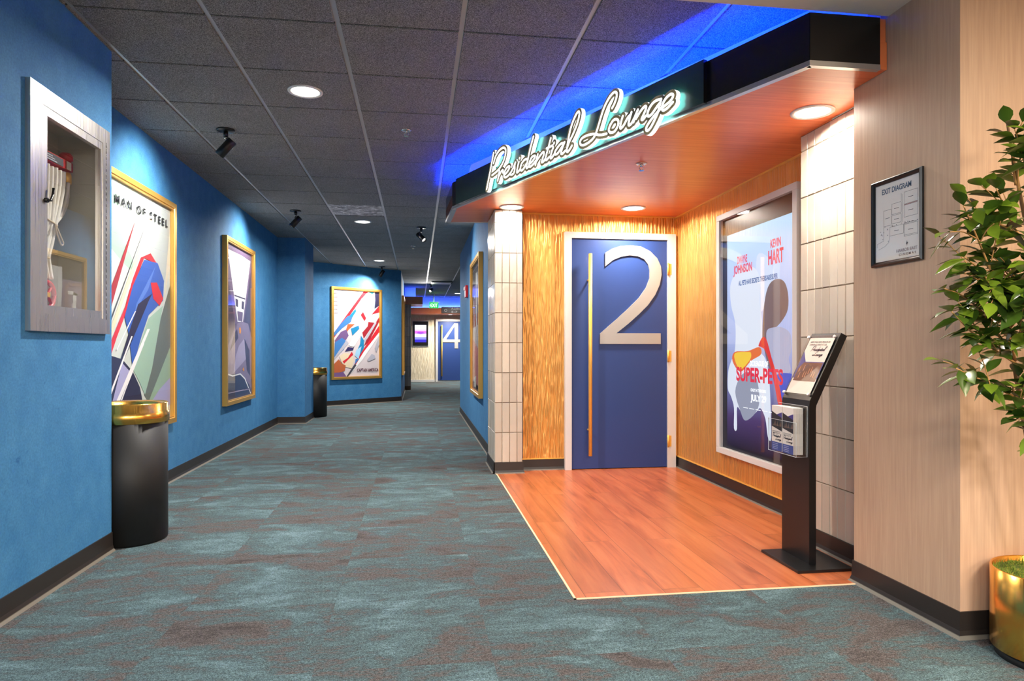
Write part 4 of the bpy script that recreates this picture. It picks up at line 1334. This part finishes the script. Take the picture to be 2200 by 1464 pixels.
f = MB()
ringbox(f, 3.066, 3.800, 1.165, 2.232, 0.078, 0.0005, 0.022, M['steel'])
f.build('frame', fc)
dr = MB()
ringbox(dr, 3.147, 3.756, 1.226, 2.171, 0.055, -0.004, 0.019, M['steel'])
do = dr.build('door', fc)
MB().face([PCB(3.20, 1.28, 0.006), PCB(3.702, 1.28, 0.006), PCB(3.702, 2.117, 0.006), PCB(3.20, 2.117, 0.006)], m_glass('cabinet_acrylic', (0.93, 0.95, 0.93, 1), 1.9)).build('glass_pane', do)
lt = MB()
lt.cyl(PCB(3.185, 1.74, 0.018), PCB(3.185, 1.74, 0.03), 0.011, M['blackm'], 14)
lt.tube([PCB(3.185, 1.74, 0.03), PCB(3.20, 1.742, 0.035), PCB(3.212, 1.775, 0.037), PCB(3.216, 1.80, 0.037)], 0.006, M['blackm'], 8)
lt.build('latch', do)
hgm = MB()
for k in range(30):
    z = 1.24 + k * 0.031
    hgm.cyl(PCB(3.758, z, 0.020), PCB(3.758, z + 0.026, 0.020), 0.0035, M['blackm'], 8)
hgm.build('piano_hinge', do)
hr = thing('hose_rack', 'red hose rack with brass coupling inside the steel wall cabinet', 'hose rack', (-1.77, 3.52, 2.0))
r_ = MB()
redp = flat(196, 36, 40, 0.35)
r_.box((-1.80, 3.22, 1.988), (-1.745, 3.70, 2.035), redp, 0.004)
r_.box((-1.744, 3.25, 1.992), (-1.742, 3.60, 2.028), flat(60, 60, 66))
for k in range(3):
    r_.box((-1.7415, 3.26, 2.020 - k * .010), (-1.7412, 3.50 + k * .02, 2.016 - k * .010), flat(190, 190, 196))
r_.box((-1.7425, 3.63, 1.99), (-1.7415, 3.675, 2.03), flat(230, 226, 220))
r_.build('channel', hr)
MB().lathe([(0.02, 0), (0.032, .01), (0.032, .03), (0.022, .045), (0.0001, .045)], redp, (-1.77, 3.68, 2.036), 20).build('pivot_cap', hr)
MB().lathe([(0.016, -0.06), (0.022, -0.055), (0.022, -0.02), (0.018, 0.0)], M['brassx'], (-1.77, 3.688, 1.985), 20).build('coupling', hr)
hs = thing('fire_hose', 'white folded canvas fire hose hanging from the red rack', 'hose', (-1.77, 3.45, 1.6))
hm = MB()
hose = flat(226, 220, 212, 0.8)
for k in range(17):
    y = 3.235 + k * 0.0245
    yt = 3.40 + (y - 3.43) * 0.55 + .03
    x = -1.762 + 0.009 * math.sin(k * 2.1)
    ye = 3.36 + (y - 3.40) * 0.55
    pts = smooth_line([(x, y, 1.975), (x, y - .003, 1.90), (x, y * .6 + yt * .4, 1.80), (x + .006, yt, 1.70), (x, yt + (ye - yt) * .3, 1.62), (x, ye + .012, 1.56), (x, ye, 1.525), (x, ye + .005 * (k % 3), 1.50), (x, ye + (k - 8) * .0035, 1.425)], 4)
    hm.tube(pts, 0.0105, hose, 8)
pts = smooth_line([(-1.765, 3.688, 1.93), (-1.765, 3.68, 1.84), (-1.765, 3.63, 1.76), (-1.76, 3.55, 1.70)], 5)
hm.tube(pts, 0.010, hose, 8)
pts = smooth_line([(-1.755, 3.672, 1.93), (-1.76, 3.655, 1.83), (-1.765, 3.60, 1.74), (-1.76, 3.52, 1.70)], 5)
hm.tube(pts, 0.010, hose, 8)
hm.build('folds', hs)
tm = MB()
tie = flat(206, 186, 158, 0.9)
tm.tube(smooth_line([(-1.742, 3.30, 1.735), (-1.738, 3.40, 1.712), (-1.738, 3.50, 1.695), (-1.742, 3.54, 1.69)], 4), 0.005, tie, 6)
tm.tube(smooth_line([(-1.738, 3.52, 1.69), (-1.736, 3.56, 1.64), (-1.736, 3.585, 1.61), (-1.736, 3.565, 1.60), (-1.738, 3.53, 1.65), (-1.738, 3.515, 1.69)], 4), 0.004, tie, 6)
tm.build('tie_strap', hs)
MB().tube([(-1.742, 3.24, 1.525), (-1.738, 3.36, 1.527), (-1.742, 3.47, 1.522)], 0.006, tie, 6).build('tie_strap', hs)
vv = thing('valve_wheel', 'red round valve handwheel low in the steel wall cabinet', 'valve', (-1.76, 3.42, 1.345))
wm = MB()
cen = Vector((-1.745, 3.455, 1.345))
ringp = [cen + Vector((0, 0.062 * math.cos(a), 0.062 * math.sin(a))) for a in [2 * math.pi * k / 28 for k in range(29)]]
wm.tube(ringp, 0.011, redp, 8)
for k in range(4):
    a = math.pi / 4 + k * math.pi / 2
    wm.tube([cen, cen + Vector((0, 0.055 * math.cos(a), 0.055 * math.sin(a)))], 0.007, redp, 6)
wm.build('handwheel', vv)
MB().cyl((-1.8475, 3.455, 1.345), (-1.735, 3.455, 1.345), 0.012, M['brassx'], 14).build('spindle', vv)

# ================================================================ fire alarm strobe
fa = thing('fire_alarm_strobe', 'red fire alarm box on the right corridor wall beyond the poster', 'fire alarm', (0.72, 9.7, 1.9))
MB().box((0.68, 9.60, 1.83), (0.719, 9.78, 2.0), flat(196, 30, 40, 0.35), 0.008).build('housing', fa)
MB().box((0.660, 9.64, 1.93), (0.682, 9.74, 1.975), flat(230, 226, 220, 0.2), 0.004).build('strobe_lens', fa)

# ================================================================ far end: door numbered 4, display, canopies, signs
d4 = bpy.data.objects.new('door_2', None)
COL.objects.link(d4)
d4.location = (1.1, 22.0, 0)
struct(d4)
f = MB()
f.box((0.585, 21.93, 0.0), (0.655, 22.0, 2.05), M['doorwhite'])
f.box((1.555, 21.93, 0.0), (1.625, 22.0, 2.05), M['doorwhite'])
f.box((0.655, 21.93, 1.975), (1.555, 22.0, 2.05), M['doorwhite'])
f.build('door_frame', d4)
lf4 = MB().box((0.657, 21.95, 0.05), (1.553, 21.998, 1.973), M['doorblue']).build('door_leaf', d4)
nb = MB()
P4 = plane((0, 21.95, 0), (1, 0, 0), (0, -1, 0))
for quad in ([(1.20, 1.09), (1.315, 1.09), (1.315, 1.915), (1.20, 1.915)],
             [(0.815, 1.29), (1.44, 1.29), (1.44, 1.385), (0.815, 1.385)],
             [(0.815, 1.385), (0.93, 1.385), (1.26, 1.915), (1.19, 1.915)]):
    nb.prism(quad, 0.0, 0.014 + quad[0][1] * 0.0006, M['numsilver'], None, P4)
nb.build('numeral', lf4)
hn = MB()
hn.cyl((0.785, 21.87, 0.18), (0.785, 21.87, 1.85), 0.02, M['brassx'], 16)
for z in (0.45, 1.6):
    hn.cyl((0.785, 21.87, z), (0.785, 21.95, z), 0.01, M['brassx'], 10)
hn.build('pull_handle', lf4)

dg = thing('wall_display', 'small black framed screen with purple horizon on the far cream wall', 'screen', (0.095, 22.0, 1.57))
P5 = plane((0, 22.0, 0), (1, 0, 0), (0, -1, 0))
g = MB()
for (a0, b0, a1, b1) in ((-.175, 1.155, .365, 1.18), (-.175, 1.97, .365, 1.995), (-.175, 1.18, -.15, 1.97), (.34, 1.18, .365, 1.97)):
    g.box(P5(a0, b0, 0.001), P5(a1, b1, 0.03), M['doorwhite'])
g.build('surround', dg)
MB().box(P5(-.15, 1.18, 0.001), P5(.34, 1.97, 0.05), M['blackm']).build('bezel', dg)
g = MB()
LAY = [((1.29, 1.38), (40, 30, 170)), ((1.38, 1.46), (120, 120, 236)), ((1.46, 1.57), (214, 216, 250)), ((1.57, 1.66), (190, 96, 226)), ((1.66, 1.72), (222, 180, 250)), ((1.72, 1.85), (232, 232, 252))]
for (z0_, z1_), c in LAY:
    g.face([P5(-.09, z0_, .0515), P5(.28, z0_, .0515), P5(.28, z1_, .0515), P5(-.09, z1_, .0515)], flat(*c, rough=0.5, es=1.3))
g.face([P5(-.04, 1.58, .052), P5(.10, 1.55, .052), P5(.24, 1.58, .052), P5(.16, 1.63, .052), (P5(.02, 1.63, .052))], flat(150, 60, 200, 0.5, 0, 1.2))
g.build('display', dg)

fcan = thing('entrance_canopy', 'far wood canopy with blue lit cove above the door numbered 4', 'canopy', (0.5, 21.5, 2.2))
MB().box((-0.9, 21.0, 2.17), (2.6, 21.998, 2.20), M['cherry']).build('soffit', fcan)
MB().box((-0.9, 20.97, 2.17), (2.6, 21.0, 2.36), M['cherry']).build('fascia', fcan)
MB().box((-0.9, 21.12, 2.36), (2.6, 21.998, 2.69), M['cove']).build('cove_box', fcan)
MB().box((-0.5, 21.03, 2.335), (2.55, 21.05, 2.345), M['ledfar']).build('led_strip', fcan)
lcan = thing('entrance_canopy', 'left far wood canopy stub glowing blue above the end of the blue wall', 'canopy', (-0.1, 17.7, 2.3))
MB().box((-0.60, 17.50, 2.235), (0.13, 18.6, 2.26), M['cherry']).build('soffit', lcan)
MB().box((-0.332, 17.47, 2.235), (0.13, 17.50, 2.43), M['cherry']).build('fascia', lcan)
MB().box((-0.60, 17.82, 2.42), (-0.05, 18.6, 2.69), M['cove']).build('cove_box', lcan)
MB().box((-0.33, 17.62, 2.40), (0.10, 17.64, 2.41), M['ledfar']).build('led_strip', lcan)

es_ = thing('exit_sign', 'green illuminated EXIT sign hanging from the far ceiling', 'exit sign', (0.46, 19.5, 2.34))
tt = NT('green_exit_panel')
tt.set(color=(0, 0, 0, 1), emis=rgb(20, 190, 80), es=0.9)
MB().box((0.335, 19.49, 2.255), (0.60, 19.52, 2.42), tt.m).build('panel', es_)
MB().box((0.30, 19.50, 2.42), (0.63, 19.53, 2.44), M['white']).build('housing', es_)
MB().cyl((0.465, 19.515, 2.44), (0.465, 19.515, ZC), 0.012, M['white'], 10).build('stem', es_)
g = MB()
text(g, 'EXIT', plane((0, 19.489, 0), (1, 0, 0), (0, -1, 0)), 0.375, 2.285, 0.20, 0.105, flat(200, 255, 210, 0.5, 0, 1.5), 0.0005)
text(g, '<', plane((0, 19.489, 0), (1, 0, 0), (0, -1, 0)), 0.343, 2.315, 0.022, 0.045, flat(200, 255, 210, 0.5, 0, 1.5), 0.0005)
g.build('lettering', es_)
lamp('exit_glow', 'POINT', (0.465, 19.40, 2.34), 0.8, (0.1, 1.0, 0.3), size=0.05, parent=es_)

au = thing('wayfinding_sign', 'dark brown sign reading Auditoriums 5-7 under the blue cove', 'sign', (1.2, 20.96, 2.27))
MB().box((0.74, 20.94, 2.19), (1.75, 20.968, 2.385), flat(46, 26, 20, 0.4)).build('panel', au)
g = MB()
PA = plane((0, 20.94, 0), (1, 0, 0), (0, -1, 0))
tw_ = flat(206, 196, 190, 0.5)
text(g, 'Auditoriums', PA, 1.03, 2.30, 0.62, 0.062, tw_, 0.0006)
text(g, '5-7', PA, 1.04, 2.205, 0.20, 0.060, tw_, 0.0006)
g.build('lettering', au)
g = MB()
for k in range(20):
    a, b = 2 * math.pi * k / 20, 2 * math.pi * (k + 1) / 20
    g.face([PA(.87 + .045 * math.cos(a), 2.28 + .045 * math.sin(a), .001), PA(.87 + .045 * math.cos(b), 2.28 + .045 * math.sin(b), .001), PA(.87 + .030 * math.cos(b), 2.28 + .030 * math.sin(b), .001), PA(.87 + .030 * math.cos(a), 2.28 + .030 * math.sin(a), .001)], tw_)
g.build('pictogram', au)

# ================================================================ potted ficus
pf = thing('potted_ficus', 'leafy green potted fig tree in a brass cylinder pot at the right edge', 'plant', (2.125, 2.02, 0))
PX, PY = 2.205, 2.045
pot = MB()
pot.lathe([(0.186, 0.03), (0.188, 0.032), (0.188, 0.310), (0.184, 0.312), (0.180, 0.308), (0.180, 0.27)], M['brass'], (PX, PY, 0), 64)
pot.build('pot', pf)
MB().lathe([(0.175, 0.0), (0.175, 0.031)], M['blackmat'], (PX, PY, 0), 48).build('plinth', pf)
ms = MB()
rnd = random.Random(5)
seg, rings = 40, 9
v, fcs = [], []
for i in range(rings + 1):
    r = 0.179 * i / rings
    for k in range(seg):
        a = 2 * math.pi * k / seg
        v.append((PX + r * math.cos(a), PY + r * math.sin(a), 0.290 + 0.010 * noise.noise(Vector((r * 30 * math.cos(a), r * 30 * math.sin(a), 0))) + 0.012 * (1 - i / rings)))
for i in range(rings):
    for k in range(seg):
        fcs.append((i * seg + k, i * seg + (k + 1) % seg, (i + 1) * seg + (k + 1) % seg, (i + 1) * seg + k))
ms.mesh(v, fcs, M['moss'], True)
for k in range(900):
    a, r = rnd.uniform(0, 2 * math.pi), 0.178 * math.sqrt(rnd.random())
    p = Vector((PX + r * math.cos(a), PY + r * math.sin(a), 0.290))
    q = p + Vector((rnd.uniform(-.012, .012), rnd.uniform(-.012, .012), rnd.uniform(.012, .03)))
    s_ = Vector((rnd.uniform(-1, 1), rnd.uniform(-1, 1), 0)).normalized() * 0.0022
    ms.face([p - s_, p + s_, q], M['moss'])
o = ms.build('moss', pf)
tk = MB()
fo = MB()
rnd = random.Random(21)


def leaf(base, d, size, roll):
    d = d.normalized()
    side = d.cross(Vector((0, 0, 1)))
    if side.length < 0.05:
        side = Vector((1, 0, 0))
    side.normalize()
    side = (Matrix.Rotation(roll, 3, d) @ side)
    up = side.cross(d)
    prof = [(0, 0.0), (0.12, 0.10), (0.32, 0.225), (0.52, 0.245), (0.74, 0.165), (0.90, 0.06), (1.0, 0.0)]
    v, f = [], []
    for t_, w_ in prof:
        c = base + d * (size * t_) - Vector((0, 0, 1)) * (size * 0.22 * t_ * t_)
        v += [c + side * (w_ * size) + up * (w_ * size * 0.25), c - up * 0.0, c - side * (w_ * size) + up * (w_ * size * 0.25)]
    for i in range(len(prof) - 1):
        k = 3 * i
        f += [(k, k + 1, k + 4, k + 3), (k + 1, k + 2, k + 5, k + 4)]
    fo.mesh(v, f, M['leaf'], True)


def branch(pts, r0, r1, every=0.042, sz=0.080, start=0.35, mat=None):
    ps_ = smooth_line(pts, 6)
    n = len(ps_)
    tk.tube(ps_, r0, mat or M['twig'], 7, [r0 + (r1 - r0) * i / (n - 1) for i in range(n)])
    L = sum((ps_[i + 1] - ps_[i]).length for i in range(n - 1))
    acc, nxt, side = 0, L * start, 1
    for i in range(n - 1):
        sg_ = ps_[i + 1] - ps_[i]
        acc += sg_.length
        while acc > nxt:
            d = sg_.normalized()
            q = d.cross(Vector((0, 0, 1)))
            if q.length < .1:
                q = Vector((rnd.uniform(-1, 1), rnd.uniform(-1, 1), 0))
            q.normalize()
            q = Matrix.Rotation(rnd.uniform(-1.0, 1.0), 3, d) @ q
            dd = d * rnd.uniform(0.4, 0.9) + q * side * rnd.uniform(0.7, 1.1) + Vector((0, 0, rnd.uniform(-.35, .25)))
            leaf(ps_[i], dd, sz * rnd.uniform(0.75, 1.2), rnd.uniform(-.7, .7))
            side = -side
            nxt += every * rnd.uniform(0.7, 1.2)
    leaf(ps_[-1], ps_[-1] - ps_[-3], sz * 1.0, rnd.uniform(-.4, .4))


PX = 2.118
O = Vector((PX + 0.08, PY, 0.30))
trunks = [[O, (PX + .0, PY - .01, .62), (PX - .09, PY - .04, .90), (PX - .17, PY - .08, 1.12), (PX - .22, PY - .10, 1.36)],
          [O + Vector((.03, .01, 0)), (PX + .05, PY, .70), (PX + .0, PY - .06, 1.05), (PX - .10, PY - .09, 1.40), (PX - .20, PY - .13, 1.66), (PX - .27, PY - .17, 1.80)],
          [O + Vector((.0, .03, 0)), (PX + .10, PY + .02, .75), (PX + .14, PY - .03, 1.10), (PX + .10, PY - .06, 1.50), (PX + .03, PY - .06, 1.92)],
          [O + Vector((-.02, -.02, 0)), (PX - .05, PY - .06, .66), (PX - .12, PY - .11, .86), (PX - .22, PY - .16, 1.0)]]
for i, t_ in enumerate(trunks):
    branch(t_, 0.011 if i < 3 else 0.006, 0.0035, 0.05, 0.080, 0.62, M['bark'])
tips = [((PX - .10, PY - .04, .92), (1.545, 1.80, 1.03)), ((PX - .14, PY - .07, 1.04), (1.53, 1.80, 1.20)), ((PX - .17, PY - .08, 1.12), (1.515, 1.81, 1.27)),
        ((PX - .19, PY - .09, 1.18), (1.60, 1.83, 1.37)), ((PX - .20, PY - .09, 1.22), (1.57, 1.80, 1.52)), ((PX - .10, PY - .08, 1.40), (1.60, 1.82, 1.49)),
        ((PX - .12, PY - .09, 1.42), (1.70, 1.82, 1.58)), ((PX - .02, PY - .05, 1.10), (1.66, 1.82, 1.30)), ((PX - .05, PY - .07, 1.22), (1.70, 1.75, 1.22)),
        ((PX - .20, PY - .13, 1.62), (1.77, 1.80, 1.78)), ((PX - .18, PY - .12, 1.60), (1.80, 1.79, 1.70)), ((PX + .0, PY - .06, 1.45), (1.86, 1.80, 1.62)),
        ((PX - .08, PY - .04, .86), (1.74, 1.80, .98)), ((PX + .05, PY - .03, 1.3), (1.93, 1.75, 1.34)), ((PX + .08, PY - .05, 1.2), (1.95, 1.78, 1.12)),
        ((PX - .15, PY - .06, 1.10), (1.72, 1.70, 1.17)), ((PX - .16, PY - .07, 1.16), (1.80, 1.68, 1.26)), ((PX - .08, PY - .02, .95), (1.85, 1.74, 1.04)),
        ((PX - .12, PY - .06, 1.3), (1.82, 1.75, 1.40)), ((PX - .05, PY - .05, 1.3), (1.76, 1.88, 1.33)), ((PX, PY - .02, .75), (1.86, 1.86, .88)),
        ((PX + .1, PY, 1.4), (2.30, 1.85, 1.6)), ((PX + .12, PY, 1.2), (2.42, 1.90, 1.4)), ((PX + .12, PY, 1.1), (2.38, 1.80, 1.2)), ((PX + .1, PY - .04, 1.5), (2.2, 1.7, 1.7)), ((PX + .02, PY - .05, 1.2), (2.1, 1.6, 1.3)),
        ((PX - .22, PY - .10, 1.30), (1.64, 1.84, 1.22)), ((PX - .2, PY - .10, 1.26), (1.62, 1.76, 1.27)), ((PX - .14, PY - .07, 1.05), (1.66, 1.82, 1.10)), ((PX - .16, PY - .1, 1.2), (1.75, 1.75, 1.30))]
for a, b in tips:
    a, b = Vector(a), Vector(b) + Vector((.055, 0, 0))
    mid = (a + b) / 2 + Vector((rnd.uniform(-.02, .02), rnd.uniform(-.02, .02), rnd.uniform(-.01, .05)))
    branch([a, mid, b], 0.0042, 0.0018, 0.030, 0.080, 0.22)
    for k in range(3):
        s0 = a.lerp(b, rnd.uniform(.35, .7))
        e0 = s0 + (b - a).normalized() * rnd.uniform(.06, .12) + Vector((rnd.uniform(-.09, .09), rnd.uniform(-.08, .05), rnd.uniform(-.06, .10)))
        branch([s0, (s0 + e0) / 2 + Vector((0, 0, .01)), e0], 0.0022, 0.0012, 0.028, 0.074, 0.2)
tk.build('branches', pf)
fo.build('foliage', pf)
